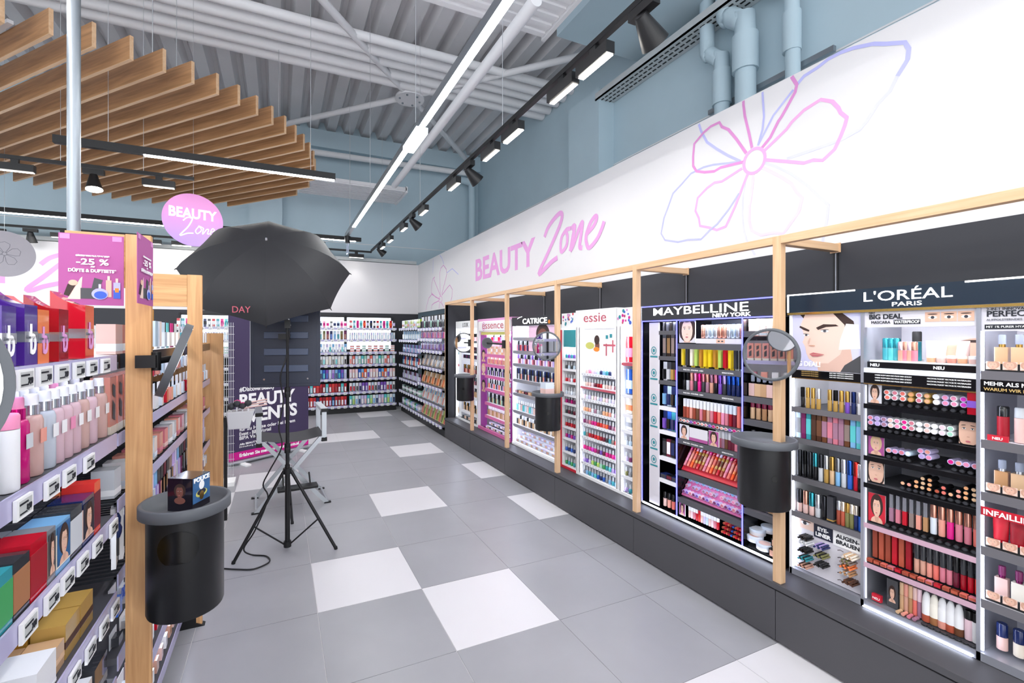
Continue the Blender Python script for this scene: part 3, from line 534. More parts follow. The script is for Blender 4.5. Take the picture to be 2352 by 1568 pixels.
# ---- dark-blue headed display (nearest)
u = unit('display_unit', 'tall lit make-up display with dark blue header at the near end', -1.15, -2.2, 'paper_bg')
W = 'dark blue headed display'
MB().box(1.655, 2.0, -2.2, -1.15, 1.667, 1.762).build('header', 'loreal_dark', u)
MB().box(1.653, 1.6545, -1.46, -1.152, 1.755, 1.762).box(1.653, 1.6545, -1.16, -1.152, 1.668, 1.756).box(1.653, 1.6545, -2.2, -1.83, 1.755, 1.762).build('header_line', 'text_lit', u)
MB().box(1.654, 1.66, -2.2, -1.152, 1.655, 1.666).build('gold_trim', 'gold', u)
text("L'ORÉAL", .062, 'text_lit', u, (1.653, -1.645, 1.703), RX, width=.3); text('PARiS', .026, 'text_lit', u, (1.653, -1.65, 1.676), RX, width=.1)
for y, m in ((-1.165, 'white_gloss'), (-1.485, 'shelf_metal'), (-1.865, 'shelf_metal'), (-2.19, 'shelf_metal')): side(u, y, m, w=.012)
MB().box(1.672, 1.676, -1.1745, -1.171, .34, 1.65).build('led_strip', 'led_shelf', u); MB().box(1.67, 1.676, -1.876, -1.872, .34, 1.65).build('led_strip', 'led_shelf', u); MB().box(1.67, 1.676, -1.496, -1.492, .34, 1.32).build('led_strip', 'led_soft', u)
MB().box(XF, XB, -2.19, -1.16, .302, .334).build('base_tray', 'shelf_metal', u)
MB().box(1.653, 1.658, -1.85, -1.49, .305, .309).build('led_strip', 'led_shelf', u)  # glowing strip stands in for the LED dots reflected on the ledge
bx = MB().box(1.668, 1.69, -1.479, -1.171, 1.372, 1.655).build('light_box', 'white', u)
def pf_(pts): return [(a * .306, b * .283) for a, b in pts]
def pe2(x, y, rx, ry, r=0.): return [(a, b) for a, b in pf_(ell(x, y, rx, ry, 22, r))]
decal('poster', u, pright(-1.172, 1.372, 1.668), [('print_blue_pale', rect(0, .306, 0, .283)), ('hair_dark', pf_([(.12, 1), (.75, 1), (.9, .86), (.95, .6), (.82, .35), (.7, .6), (.2, .9)])), ('skin_shade_pale', pf_([(.5, .35), (.85, .5), (.9, .1), (.8, 0), (.4, 0), (.38, .15)])),
    ('skin_pale', pf_([(.13, .82), (.2, 1), (.62, 1), (.78, .8), (.8, .55), (.72, .3), (.55, .14), (.36, .13), (.26, .2), (.22, .3), (.2, .42), (.16, .5), (.19, .6)])), ('white', pf_([(.72, .55), (.8, .82), (.97, .8), (.99, .4), (.7, .38)])), ('anthracite', pf_([(.72, 0), (.78, .12), (1, .3), (1, 0)])),
    ('hair_dark', pf_([(.12, .8), (.2, .76), (.27, .72), (.26, .69), (.18, .72), (.11, .77)])), ('hair_dark', pf_([(.37, .76), (.48, .82), (.66, .81), (.7, .78), (.52, .77), (.4, .72)])), ('white', pe2(.22, .63, .045, .02)), ('white', pe2(.5, .7, .06, .024)), ('text_grey', pe2(.22, .63, .02, .02)), ('text_grey', pe2(.5, .7, .024, .024)), ('eye', pe2(.22, .63, .009, .009)), ('eye', pe2(.5, .7, .011, .011)), ('eye', pe2(.5, .722, .065, .006, .04)), ('eye', pe2(.22, .65, .05, .005, -.1)),
    ('skin_shade', pe2(.31, .44, .05, .012)), ('skin_shade_pale', pe2(.27, .52, .012, .06, -.2)), ('lip', pf_([(.27, .29), (.33, .32), (.38, .31), (.5, .29), (.4, .25), (.32, .25)])), ('skin_shade', pe2(.38, .285, .1, .004))], .0006)
text('BIG DEAL!', .034, 'text_white', u, (1.666, -1.24, 1.392), RX, width=.13, off=.001)
st = MB().box(1.66, 1.668, -1.479, -1.171, 1.33, 1.37).build('info_strip', 'black_gloss', u)
for z in (1.366, 1.356, 1.346): text('UNSER ENGAGEMENT FÜR DIE UMWELT', .007, 'text_gold', u, (1.659, -1.26, z - .004), RX, width=.08); text('RUHE WERT TIERSCHUTZ VERPACKUNG', .007, 'text_white', u, (1.659, -1.4, z - .004), RX, width=.1)
bp = MB().box(1.668, 1.69, -1.859, -1.491, 1.585, 1.655).build('top_panel', 'paper_bg', u)
text('BIG DEAL', .03, 'text_dark', u, (1.666, -1.57, 1.622), RX, width=.12, off=.0008); text('MASCARA', .018, 'text_dark', u, (1.666, -1.553, 1.601), RX, width=.07)
MB().box(1.6665, 1.668, -1.69, -1.6, 1.597, 1.617).build('caption_bar', 'text_dark', u); text('WATERPROOF', .018, 'text_white', u, (1.6658, -1.645, 1.601), RX, width=.085, off=.0004); text('NEU', .012, 'text_dark', u, (1.666, -1.52, 1.646), RX)
for k in range(3):
    pe_ = pright(-1.705 - k * .05, 1.605, 1.668)
    decal('eye_print', u, pe_, [('skin', rect(0, .047, 0, .04)), ('white', ell(.024, .018, .014, .006)), ('eye', ell(.024, .018, .006, .006)), ('hair_dark', ell(.024, .031, .016, .0022))], .001)
nb = MB().box(1.70, 1.98, -1.855, -1.495, 1.428, 1.435).build('display_shelf', 'white_gloss', u); MB().box(1.69, 1.7, -1.859, -1.491, 1.401, 1.428).build('caption_strip', 'black_gloss', u)
MB().box(1.664, 1.69, -1.859, -1.491, 1.38, 1.4).build('light_strip', 'led_soft', u)
text('NEU', .018, 'text_white', u, (1.689, -1.52, 1.408), RX, off=.0004); text('NEU', .018, 'text_white', u, (1.689, -1.74, 1.408), RX, off=.0004)
decal('backdrop_print', u, pright(-1.66, 1.438, 1.95), [('paper_bg', rect(0, .19, 0, .11)), ('skin', ell(.11, .05, .08, .05)), ('hair_dark', ell(.1, .085, .05, .006))], .001)
MB().box(1.66, 1.668, -1.859, -1.491, 1.333, 1.379).build('info_strip', 'black_gloss', u)
for z in (1.374, 1.362, 1.35): text('UNSERE REZEPTUREN UND PFLEGE SIND GETESTET', .008, 'text_white', u, (1.659, -1.6, z - .006), RX, width=.13); text('NACHHALTIGKEIT RECYCELTE MATERIALIEN', .008, 'text_white', u, (1.659, -1.78, z - .006), RX, width=.13)
MB().box(1.66, 1.664, -1.859, -1.171, 1.326, 1.331).build('gold_trim', 'gold', u)
row('mascara_tube', 'mascara', 'mascara', k_tube(.013, .1, .45), 3, [('teal',), ('turquoise', 'teal'), ('teal',)], 'in white niche of ' + W, 'mascaras in the white niche', 1.436, -1.525, -1.585, 1.75)
row('mascara_tube', 'mascara', 'mascara', k_tube(.012, .085, .45), 4, [('rosegold', 'pale_pink'), ('rose', 'rosegold')], 'before the brush, ' + W, 'mascaras in the white niche', 1.436, -1.59, -1.65, 1.735)
put('mascara_brush', k_tube(.016, .13, .35, 'metallic', 'fabric_black'), (1.8, -1.625, 1.436), 0, ('teal', 'black'), 'oversized black mascara brush standing in the white niche', 'brush', None)
row('cream_tube', 'cream tube', 'cream', k_squeeze(.022, .09, .015), 4, [('pale_pink', 'white'), ('blush', 'white'), ('rosegold', 'white'), ('blush', 'silver')], 'in white niche of ' + W, 'cream tubes in the white niche', 1.436, -1.68, -1.8, 1.76)
row('sample_jar', 'make-up jar', 'jar', k_jar(.014, .03), 5, [('peach', 'cream'), ('blush', 'white'), ('salmon', 'white')], 'front of white niche, ' + W, 'small jars in the white niche', 1.436, -1.69, -1.85, 1.715)
cz = (1.174, 1.015, .815, .63)
for z in cz: shelf(u, -1.171, -1.479, z, lip='strip_grey')
row('mascara_tube', 'mascara', 'mascara', k_tube(.0095, .105, .5), 11, [('black', 'black'), ('gold', 'gold'), ('gold', 'gold'), ('gold', 'silver'), ('black', 'black'), ('gold', 'gold'), ('gold', 'black'), ('gold', 'gold'), ('violet', 'gold'), ('navy', 'navy'), ('white', 'white')], 'gold row, ' + W, 'mascaras in the gold row', 1.176, -1.195, -1.475, 1.69, skip=(4,))
row('mascara_box', 'slim carton', 'carton', k_carton(.02, .02, .13, (.2, .8)), 12, [('ice_blue', 'grey'), ('plum', 'plum'), ('teal', 'turquoise'), ('cocoa', 'cocoa'), ('cocoa', 'brown'), ('brown', 'mauve'), ('mauve', 'rose'), ('rose', 'mauve'), ('mauve', 'mauve'), ('brown', 'taupe'), ('sky_blue', 'turquoise'), ('turquoise', 'sky_blue')], 'second row, ' + W, 'slim cartons in the second row', 1.017, -1.18, -1.475, 1.69)
row('mascara_tube', 'mascara', 'mascara', k_tube(.0105, .135, .5), 11, [('black', 'charcoal'), ('black', 'black'), ('black', 'charcoal'), ('black', 'teal'), ('silver', 'charcoal'), ('gold', 'silver'), ('beige', 'gold'), ('sky_blue', 'grey'), ('silver', 'white'), ('blue', 'blue'), ('red', 'scarlet')], 'black row, ' + W, 'mascaras in the black row', .817, -1.18, -1.46, 1.69)
put('mascara_tube', k_tube(.014, .13, .5), (1.69, -1.467, .817), 0, ('black', 'white'), 'thick white mascara closing the black row of mascaras', 'mascara', None)
row('mascara_tube', 'rounded mascara', 'mascara', k_tube(.012, .115, .6), 5, [('blush', 'charcoal'), ('blush', 'rosegold'), ('blush', 'teal'), ('silver', 'silver'), ('black', 'charcoal')], 'fourth row, ' + W, 'mascaras in the fourth row', .632, -1.18, -1.325, 1.69)
put('mascara_box', k_carton(.028, .028, .125, (.05, .1)), (1.69, -1.343, .632), -PI / 2, ('charcoal', 'gold'), 'tall charcoal carton marked NEU among the mascaras', 'carton', None)
row('mascara_tube', 'eyeliner tube', 'eyeliner', k_tube(.0095, .115, .4), 6, [('rust', 'silver'), ('terracotta', 'cream'), ('olive', 'gold'), ('olive', 'ivory'), ('navy', 'cream'), ('blue', 'black')], 'fourth row, ' + W, 'eyeliner tubes in the fourth row', .632, -1.365, -1.475, 1.69)
# eyeliner and brow pencil panel
ep = MB().box(1.688, 1.7, -1.479, -1.171, .336, .612).build('pencil_panel', 'paper_bg', u)
MB().box(1.684, 1.688, -1.35, -1.265, .53, .598).build('caption_bar', 'navy', u); text('EYE-', .026, 'text_white', u, (1.683, -1.307, .568), RX, off=.0008); text('LINER', .026, 'text_white', u, (1.683, -1.307, .54), RX, off=.0008)
MB().box(1.684, 1.688, -1.479, -1.352, .525, .598).build('caption_bar', 'white', u); text('AUGEN-', .026, 'text_dark', u, (1.683, -1.415, .566), RX, off=.0008); text('BRAUEN', .026, 'text_dark', u, (1.683, -1.415, .538), RX, off=.0008)
decal('eye_print', u, pright(-1.175, .55, 1.688), [('skin_pale', rect(0, .088, 0, .06)), ('white', ell(.045, .03, .02, .009)), ('eye', ell(.045, .03, .009, .009)), ('hair_dark', ell(.05, .04, .026, .003))], .001)
for k in range(5):
    ribbon('brow_print', u, pright(-1.37, .36 + k * .036, 1.688), [(0, 0), (.012, .006), (.026, .002)], .003, 'hair_dark', .001)
    MB().box(1.686, 1.688, -1.22, -1.178, .36 + k * .036, .3615 + k * .036).build('rule', 'text_grey', u)
for (yy, zz, cs, nm) in ((-1.24, .515, ('black', 'charcoal'), 'black'), (-1.24, .49, ('white', 'silver'), 'silver'), (-1.24, .45, ('black',), 'black'), (-1.24, .41, ('teal', 'black'), 'teal'), (-1.24, .372, ('nude', 'cocoa'), 'nude'), (-1.315, .5, ('navy', 'lilac'), 'navy'), (-1.315, .455, ('olive', 'black'), 'olive'), (-1.315, .41, ('black', 'charcoal'), 'black'), (-1.44, .505, ('cream', 'beige'), 'cream'), (-1.43, .478, ('taupe', 'olive'), 'taupe'), (-1.43, .455, ('orange', 'brown'), 'orange'), (-1.43, .425, ('tan', 'silver'), 'tan'), (-1.44, .385, ('cocoa', 'brown'), 'brown')):
    for k in range(9):
        put('cosmetic_pencil', k_pencil(.0048, .06), (1.662 + (k % 2) * .004, yy - (k % 5) * .0098 + .02 - (k // 5) * .005, zz + (k // 5) * .0098), -PI / 2, (cs[k % len(cs)],), f'{ORD[k]} pencil of the {nm} bundle {"under the eyeliner caption" if yy > -1.3 else "under the brow caption" if yy < -1.4 else "in the middle slot"}, {"upper" if zz > .499 else "raised" if zz > .47 else "middle" if zz > .43 else "low" if zz > .4 else "lowest"} on pencil panel', 'pencil', f'pencil bundle {nm} {yy} {zz}')
# lipsticks
cz2 = (1.237, 1.114, .999, .875, .691, .51)
for z in cz2: shelf(u, -1.491, -1.859, z - .004, lip='black_gloss' if z > .8 else 'strip_rose', lh=.018)
def ends(z, y0, y1, n, cols, where, tiers=2, skip=(), w=.021):
    for q in range(tiers):
        row('lipstick', 'lipstick' if q else 'lipstick tester row', 'lipstick', k_end(w, w), n, cols, f'{("lower", "upper", "top")[q]} tier of {where}', 'lipsticks in ' + where, z + q * (w + .0015), y0, y1, 1.712, skip=skip)
L1 = [('white', 'coral'), ('white', 'rose'), ('white', 'coral'), ('gold', 'apricot'), ('white', 'rose'), ('gold', 'peach'), ('white', 'white'), ('lavender', 'pink'), ('white', 'pink'), ('lavender', 'fuchsia')]
def testers(z, y0, y1, n, where, skip=()): row('lipstick_tester', 'tester', 'tester', k_end(.02, .016, .03), n, [('black', 'charcoal')], 'black tester strip of ' + where, 'testers of ' + where, z, y0, y1, 1.69, skip=skip)
ends(1.262, -1.555, -1.83, 10, L1, 'coral lipstick row'); testers(1.239, -1.555, -1.83, 10, 'coral lipstick row')
L2 = [('lavender', 'rose'), ('lavender', 'lilac'), ('lavender', 'mauve'), ('white', 'blush'), ('white', 'pink'), ('white', 'hot_pink'), ('white', 'rose'), ('white', 'white'), ('white', 'blush'), ('white', 'white'), ('white', 'pale_pink'), ('white', 'mint')]
ends(1.139, -1.495, -1.79, 12, L2, 'pale lipstick row'); testers(1.116, -1.495, -1.79, 12, 'pale lipstick row')
row('lipstick', 'lipstick', 'lipstick', k_end(), 13, [('lavender', 'salmon'), ('lavender', 'pink'), ('lavender', 'rose'), ('ice_blue', 'white'), ('lavender', 'pink'), ('lavender', 'lilac'), ('lavender', 'pink'), ('lavender', 'blush'), ('lavender', 'rose'), ('lavender', 'hot_pink')], 'sparse lilac lipstick row', 'lipsticks in the sparse lilac row', 1.028, -1.565, -1.86, 1.71, skip=(4, 7, 8)); testers(1.003, -1.565, -1.85, 12, 'sparse lilac lipstick row', (4, 8))
row('lipstick', 'lipstick', 'lipstick', k_end(), 2, [('lavender', 'pink'), ('lavender', 'salmon')], 'second tier, sparse lilac lipstick row', 'lipsticks in the sparse lilac row', 1.0505, -1.675, -1.72, 1.71)
for q in range(3): row('lipstick', 'lipstick', 'lipstick', k_end(.018, .018), 11, [('black', 'peach'), ('black', 'salmon'), ('black', 'apricot'), ('black', 'beige'), ('black', 'apricot'), ('black', 'terracotta'), ('black', 'coral')], f'{ORD[q]} tier of peach lipstick row', 'lipsticks in the peach row', .898 + q * .0195, -1.615, -1.858, 1.71, skip=((), (0, 1, 5, 7), (0, 1, 2, 5, 6, 7, 8))[q])
testers(.879, -1.615, -1.858, 11, 'peach lipstick row')
for (y, z, hh, ww, kw) in ((-1.495, 1.24, .085, .05, {}), (-1.8, 1.118, .09, .055, dict(bg='skin', zoom=2.4)), (-1.495, 1.005, .09, .06, dict(hair='hair_blond', bg='pink')), (-1.495, .88, .095, .06, dict(bg='skin_pale', zoom=2.2)), (-1.495, .697, .13, .065, dict(bg='red_frame'))):
    c = MB().box(1.69, 1.693, y - ww, y, z, z + hh).build('picture_card', 'white', u); portrait(u, pright(y, z, 1.69), ww, hh, name='card_print', **kw)
put('gift_carton', k_carton(.025, .03, .09, (.3, .6)), (1.68, -1.845, 1.24), -PI / 2, ('crimson', 'violet'), 'small crimson and violet carton closing the coral lipstick row', 'carton', None)
row('lip_gloss', 'lip gloss', 'lip gloss', k_sq(.0145, .12, .5, 'gloss', 'metallic'), 6, [('mauve', 'silver'), ('rose', 'silver'), ('red', 'silver'), ('taupe', 'silver'), ('salmon', 'silver'), ('tan', 'silver')], 'silver capped gloss row', 'glosses in the silver capped row', .72, -1.565, -1.705, 1.705)
row('lip_gloss', 'lip gloss', 'lip gloss', k_tube(.011, .125, .45, 'gloss', 'metallic'), 6, [('clear', 'rosegold'), ('salmon', 'rosegold'), ('hot_pink', 'rosegold'), ('rose', 'rosegold'), ('rose', 'rosegold'), ('coral', 'rosegold')], 'copper capped gloss row', 'glosses in the copper capped row', .72, -1.705, -1.86, 1.705)
testers(.697, -1.56, -1.86, 12, 'gloss row')
row('liquid_lipstick', 'liquid lipstick', 'lip gloss', k_sq(.017, .155, .02, 'satin', 'satin'), 6, [('rust',), ('terracotta',), ('rust',), ('red',), ('terracotta',), ('crimson',)], 'tall rust row', 'tall rust liquid lipsticks', .53, -1.5, -1.645, 1.715)
row('liquid_lipstick', 'liquid lipstick', 'lip gloss', k_tube(.0095, .15, .6, 'gloss', 'gloss'), 10, [('nude', 'charcoal'), ('nude', 'charcoal'), ('salmon', 'charcoal'), ('coral', 'charcoal'), ('rose', 'charcoal'), ('rose', 'charcoal'), ('wine', 'black'), ('crimson', 'charcoal'), ('red', 'charcoal'), ('scarlet', 'charcoal')], 'charcoal capped row', 'liquid lipsticks with charcoal caps', .53, -1.65, -1.858, 1.712)
row('lipstick_tester', 'tester tile', 'tester', k_palette(.021, .014, .02), 14, [('terracotta', 'rust'), ('rust', 'terracotta'), ('coral', 'rust'), ('rose', 'terracotta'), ('crimson', 'red')], 'strip under the rust row', 'tester tiles under the rust row', .514, -1.495, -1.858, 1.68)
MB().box(1.685, 1.7, -1.545, -1.51, .34, .37).build('badge', 'red_frame', u); text('NEU', .014, 'text_white', u, (1.684, -1.527, .348), RX)
c = MB().box(1.7, 1.703, -1.6, -1.56, .336, .46).build('picture_card', 'anthracite', u); portrait(u, pright(-1.562, .36, 1.7), .036, .075, bg='anthracite', name='card_print')
row('concealer', 'concealer', 'concealer', k_tube(.008, .12, .45, 'satin', 'plastic'), 5, [('sand', 'beige'), ('nude', 'salmon'), ('tan', 'beige'), ('coral', 'blush'), ('mauve', 'pale_pink')], 'bottom row, ' + W, 'concealers in the bottom row', .345, -1.605, -1.68, 1.705)
row('cream_tube', 'cream tube', 'cream', k_dome(.015, .125, .03), 5, [('white', 'terracotta'), ('ivory', 'caramel'), ('white', 'salmon'), ('white', 'terracotta'), ('white', 'brown')], 'white row at bottom, ' + W, 'white cream tubes in the bottom row', .345, -1.685, -1.81, 1.7)
row('make_up_bottle', 'make-up bottle', 'bottle', k_tube(.013, .115, .3, 'satin', 'plastic'), 2, [('pale_pink', 'black'), ('white', 'black')], 'bottom corner, ' + W, 'make-up bottles in the bottom corner', .345, -1.815, -1.858, 1.7)
row('tester_ring', 'tester ring', 'tester', k_jar(.011, .006), 8, [('black', 'charcoal')], 'front of bottom row, ' + W, 'tester rings before the bottom row', .336, -1.69, -1.855, 1.675)
row('lipstick_tester', 'pencil end', 'tester', k_pencil(.007, .03), 4, [('beige',), ('salmon',), ('rose',), ('mauve',)], 'front of concealers, ' + W, 'pencil ends before the concealers', .345, -1.605, -1.68, 1.678)
# third column
MB().box(1.668, 1.69, -2.185, -1.871, 1.565, 1.655).build('top_panel', 'paper_bg', u); text('PERFECT MATCH', .03, 'text_dark', u, (1.666, -1.885, 1.62), RX, align='LEFT', off=.0006); text('2-IN-1 INNOVATION', .014, 'text_dark', u, (1.666, -1.885, 1.643), RX, align='LEFT')
text('AUFPOLSTERNDES GETÖNTES SERUM', .011, 'text_grey', u, (1.666, -1.885, 1.604), RX, align='LEFT'); MB().box(1.6665, 1.668, -2.02, -1.88, 1.572, 1.59).build('caption_bar', 'text_dark', u); text('MIT 1% PURER HYALURONSÄURE', .0115, 'text_white', u, (1.6655, -1.884, 1.577), RX, align='LEFT')
for z in (1.41, 1.148, .948, .741, .538): shelf(u, -1.872, -2.185, z, 'shelf_white', 'strip_grey', lh=.03)
MB().box(1.66, 1.668, -2.185, -1.871, 1.332, 1.381).build('info_strip', 'black_gloss', u); text('MEHR ALS MAKE-UP', .02, 'text_white', u, (1.659, -1.88, 1.36), RX, align='LEFT', off=.0004); text('WARUM WIR ES WERT', .016, 'text_gold', u, (1.659, -1.88, 1.34), RX, align='LEFT', off=.0003)
def foot(z, y0, y1, n, m='white'):
    MB().box(1.675, 1.68, y1, y0, z, z + .03).build('card_strip', 'black', u)
    for k in range(n):
        a = y0 + (y1 - y0) * k / n; portrait(u, pright(a - .003, z + .008, 1.675), abs(y1 - y0) / n - .006, .03, bg='skin_pale', hair='skin_shade', name='card_print', zoom=1.3)
for z, kk, cols, nn in ((1.432, k_found(.036, .12, 'clear_tint'), [('sand', 'gold'), ('beige', 'gold'), ('tan', 'gold'), ('sand', 'gold')], 'foundation bottle'), (.968, k_found(.036, .105, 'clear_tint'), [('tan', 'silver'), ('beige', 'silver'), ('sand', 'silver'), ('tan', 'silver')], 'dropper foundation'), (.558, k_found(.034, .11, 'plastic'), [('blush', 'plum', 'plum'), ('ivory', 'plum', 'plum'), ('white', 'plum', 'plum'), ('blush', 'plum', 'plum')], 'purple capped bottle'), (.35, k_tube(.016, .1, .5, 'satin', 'gloss'), [('blush', 'navy'), ('cream', 'navy'), ('blush', 'black'), ('red', 'red')], 'navy capped bottle')):
    row('foundation_bottle', nn, 'foundation', kk, 4, cols, 'end column, ' + W, nn + 's in the end column', z, -1.885, -2.06, 1.73)
for z in (1.412, .95, .54): foot(z, -1.878, -2.14, 6)
row('cream_tube', 'tall tube', 'cream', k_tube(.017, .13, .3, 'satin', 'gloss'), 4, [('crimson', 'black'), ('blush', 'silver'), ('crimson', 'red'), ('blush', 'silver')], 'pink row of end column, ' + W, 'tall tubes in the end column', 1.15, -1.89, -2.07, 1.72)
MB().box(1.672, 1.678, -1.94, -1.885, 1.15, 1.172).build('badge', 'red_frame', u); text('NEU', .014, 'text_white', u, (1.671, -1.912, 1.156), RX, off=.0003)
row('cream_tube', 'red tube', 'cream', k_squeeze(.02, .11, .02), 4, [('red', 'red'), ('crimson', 'red'), ('red', 'scarlet'), ('crimson', 'red')], 'under red banner of end column, ' + W, 'red tubes in the end column', .755, -1.885, -2.06, 1.72)
MB().box(1.665, 1.668, -2.185, -1.871, .862, .895).build('banner_strip', 'lip_red', u); text('INFAILLIBLE', .028, 'text_white', u, (1.664, -1.876, .868), RX, align='LEFT', off=.0006); foot(.742, -1.878, -2.14, 6)
area((1.69, -1.66, 1.65), .03, .95, 2.2, (0, -.4, 0))
# ---- display with violet-lit edges
u = unit('display_unit', 'dark make-up display with violet glowing edges and black header', -.095, -1.13, 'navy'); W = 'violet-lit display'
MB().box(1.655, 2.0, -1.13, -.1, 1.653, 1.752).build('header', 'dark_panel', u)
for z in (1.648, 1.753): MB().box(1.652, 1.66, -1.13, -.1, z, z + .007).build('led_edge', 'led_blue', u)
text('MAYBELLINE', .075, 'text_lit', u, (1.654, -.575, 1.69), RX, width=.72, off=.0002); text('NEW YORK', .032, 'text_lit', u, (1.654, -.825, 1.661), RX, width=.25, off=.0006)
for y in (-.1, -.42, -.895, -1.125): side(u, y, 'black_gloss', z1=1.65, w=.01); MB().box(1.655, 1.66, y - .003, y + .003, .33, 1.65).build('led_edge', 'led_blue', u)
MB().box(1.655, 1.657, -.104, -.094, .32, 1.76).build('edge_trim', 'white_gloss', u)
MB().box(XF, XB, -1.125, -.1, .302, .33).build('base_tray', 'black_gloss', u); MB().box(1.652, 1.659, -1.12, -.11, .318, .328).build('led_strip', 'led_shelf', u)
ip = MB().box(1.664, 1.67, -.258, -.165, .34, 1.64).build('info_panel', 'paper_bg', u)
for k, z in enumerate((1.44, 1.28, 1.1, .94, .78, .66)):
    pl = pright(-.21, z, 1.664); ribbon('seal', u, pl, ell(0, 0, .022, .026, 20), .006, 'teal', .001, True); decal('seal', u, pl, [('teal', ell(0, 0, .011, .013, 14)), ('teal', rect(-.035, .035, -.05, -.038))], .0012)
c1 = (1.577, 1.399, 1.229, 1.05, .882, .698, .542)
for z in c1: shelf(u, -.26, -.415, z, 'shelf_white', 'shelf_grey' if z > 1.1 else 'shelf_white', led=True)
for z, kk, cols, nn, n in ((1.58, k_sq(.02, .06, .4, 'gloss', 'gloss'), [('black',), ('charcoal',)], 'black eyeshadow case', 5), (1.402, k_palette(.03, .15, .02), [('charcoal', 'taupe'), ('black', 'bronze')], 'eyeshadow palette', 4), (1.232, k_card(.034, .13), [('silver', 'black'), ('charcoal', 'silver'), ('black', 'gold'), ('wine', 'magenta')], 'mascara card', 4), (1.053, k_card(.034, .14), [('navy', 'sky_blue'), ('ice_blue', 'navy'), ('navy', 'black')], 'blue blister card', 4), (.885, k_card(.034, .13), [('navy', 'violet'), ('blue', 'black'), ('teal', 'navy')], 'blue pencil card', 4), (.701, k_palette(.034, .12, .02), [('black', 'charcoal'), ('wine', 'white'), ('black', 'navy')], 'powder palette', 4), (.545, k_palette(.05, .03, .05), [('navy', 'charcoal'), ('black', 'wine')], 'flat powder case', 3), (.345, k_tube(.013, .1, .45, 'satin', 'gloss'), [('blush', 'black'), ('salmon', 'black'), ('coral', 'black')], 'black capped make-up', 4)):
    row(nn.replace(' ', '_').replace('-', '_'), nn, 'make-up', kk, n, cols, 'slim column of ' + W, nn + 's, slim column', z, -.262, -.412, 1.7)
c2 = (1.489, 1.336, 1.183, .997, .854, .637, .458)
for z in c2: shelf(u, -.426, -.889, z, 'shelf_grey', 'shelf_grey', led=True, lh=.03)
for z in c2[1:5]: text('MASCARA  COLOSSAL  LASH', .012, 'text_white', u, (1.659, -.55, z - .018), RX); text('SENSATIONAL', .012, 'text_white', u, (1.659, -.8, z - .018), RX)
MB().box(1.67, 1.674, -.56, -.43, 1.5, 1.645).build('picture_card', 'white', u); portrait(u, pright(-.432, 1.502, 1.67), .126, .14, 'skin_pale', name='card_print', zoom=1.6)
MB().box(1.675, 1.68, -.885, -.56, 1.497, 1.528).build('caption_strip', 'paper_bg', u)
decal('eye_print', u, pright(-.71, 1.5, 1.675), [('skin', rect(0, .06, 0, .025)), ('eye', ell(.018, .012, .008, .004)), ('eye', ell(.042, .012, .008, .004))], .001)
row('mascara_tube', 'mascara', 'mascara', k_tube(.016, .085, .5, 'metallic', 'metallic'), 10, [('rosegold',), ('silver',), ('ice_blue',), ('silver',), ('rosegold',)], 'metallic top row, ' + W, 'metallic mascaras in the top row', 1.53, -.575, -.88, 1.71)
row('mascara_card', 'mascara card', 'mascara', k_card(.028, .14, .02, .9), 13, [('cream', 'yellow'), ('black', 'charcoal'), ('yellow', 'cream'), ('black', 'lime'), ('yellow', 'amber'), ('yellow', 'yellow'), ('black', 'yellow'), ('yellow', 'amber'), ('black', 'lime'), ('amber', 'red'), ('yellow', 'yellow'), ('silver', 'charcoal'), ('ice_blue', 'black')], 'yellow row, ' + W, 'mascara cards in the yellow row', 1.338, -.43, -.885, 1.70)
row('mascara_tube', 'pink and black mascara', 'mascara', k_tube(.0115, .13, .5), 15, [('black', 'black'), ('silver', 'black'), ('rose', 'rosegold'), ('charcoal', 'pink'), ('hot_pink', 'hot_pink'), ('charcoal', 'rose'), ('mauve', 'rosegold'), ('rosegold', 'mauve'), ('black', 'rose'), ('violet', 'violet'), ('charcoal', 'lilac'), ('navy', 'blue'), ('navy', 'blue'), ('navy', 'blue'), ('black', 'yellow')], 'third row, ' + W, 'mascaras in the third row', 1.185, -.43, -.885, 1.70)
row('liquid_lipstick', 'lip colour', 'lip gloss', k_sq(.019, .125, .42, 'satin', 'plastic'), 17, [('rust', 'white'), ('terracotta', 'white'), ('salmon', 'white'), ('rust', 'white'), ('brown', 'white'), ('rose', 'white'), ('rust', 'white'), ('nude', 'white'), ('rose', 'white'), ('red', 'white'), ('coral', 'white'), ('pink', 'white'), ('rose', 'clear'), ('crimson', 'clear'), ('wine', 'clear'), ('coral', 'coral'), ('rose', 'mauve')], 'white capped row, ' + W, 'lip colours with white caps', 1.0, -.44, -.885, 1.70)
row('lip_sample', 'lip colour sample', 'tester', k_end(.024, .018, .03), 16, [('white', 'rust'), ('white', 'salmon'), ('white', 'rose'), ('lilac', 'violet'), ('pink', 'magenta')], 'strip under the white capped row', 'samples under the white capped row', .975, -.44, -.885, 1.672)
for y, kw in ((-.435, {}), (-.66, dict(bg='pink'))): MB().box(1.668, 1.671, y - .075, y, .86, .955).build('picture_card', 'white', u); portrait(u, pright(y - .002, .862, 1.668), .07, .09, name='card_print', **kw)
decal('card_print', u, pright(-.515, .862, 1.668), [('paper_bg', rect(0, .14, 0, .085)), ('pink', rect(0, .14, 0, .02))], .001)
row('liquid_lipstick', 'lip colour', 'lip gloss', k_sq(.019, .115, .5, 'satin', 'plastic'), 9, [('wine', 'white'), ('rose', 'white'), ('mauve', 'white'), ('brown', 'silver'), ('wine', 'white')], 'beside the pictures, ' + W, 'lip colours beside the pictures', .857, -.69, -.885, 1.70)
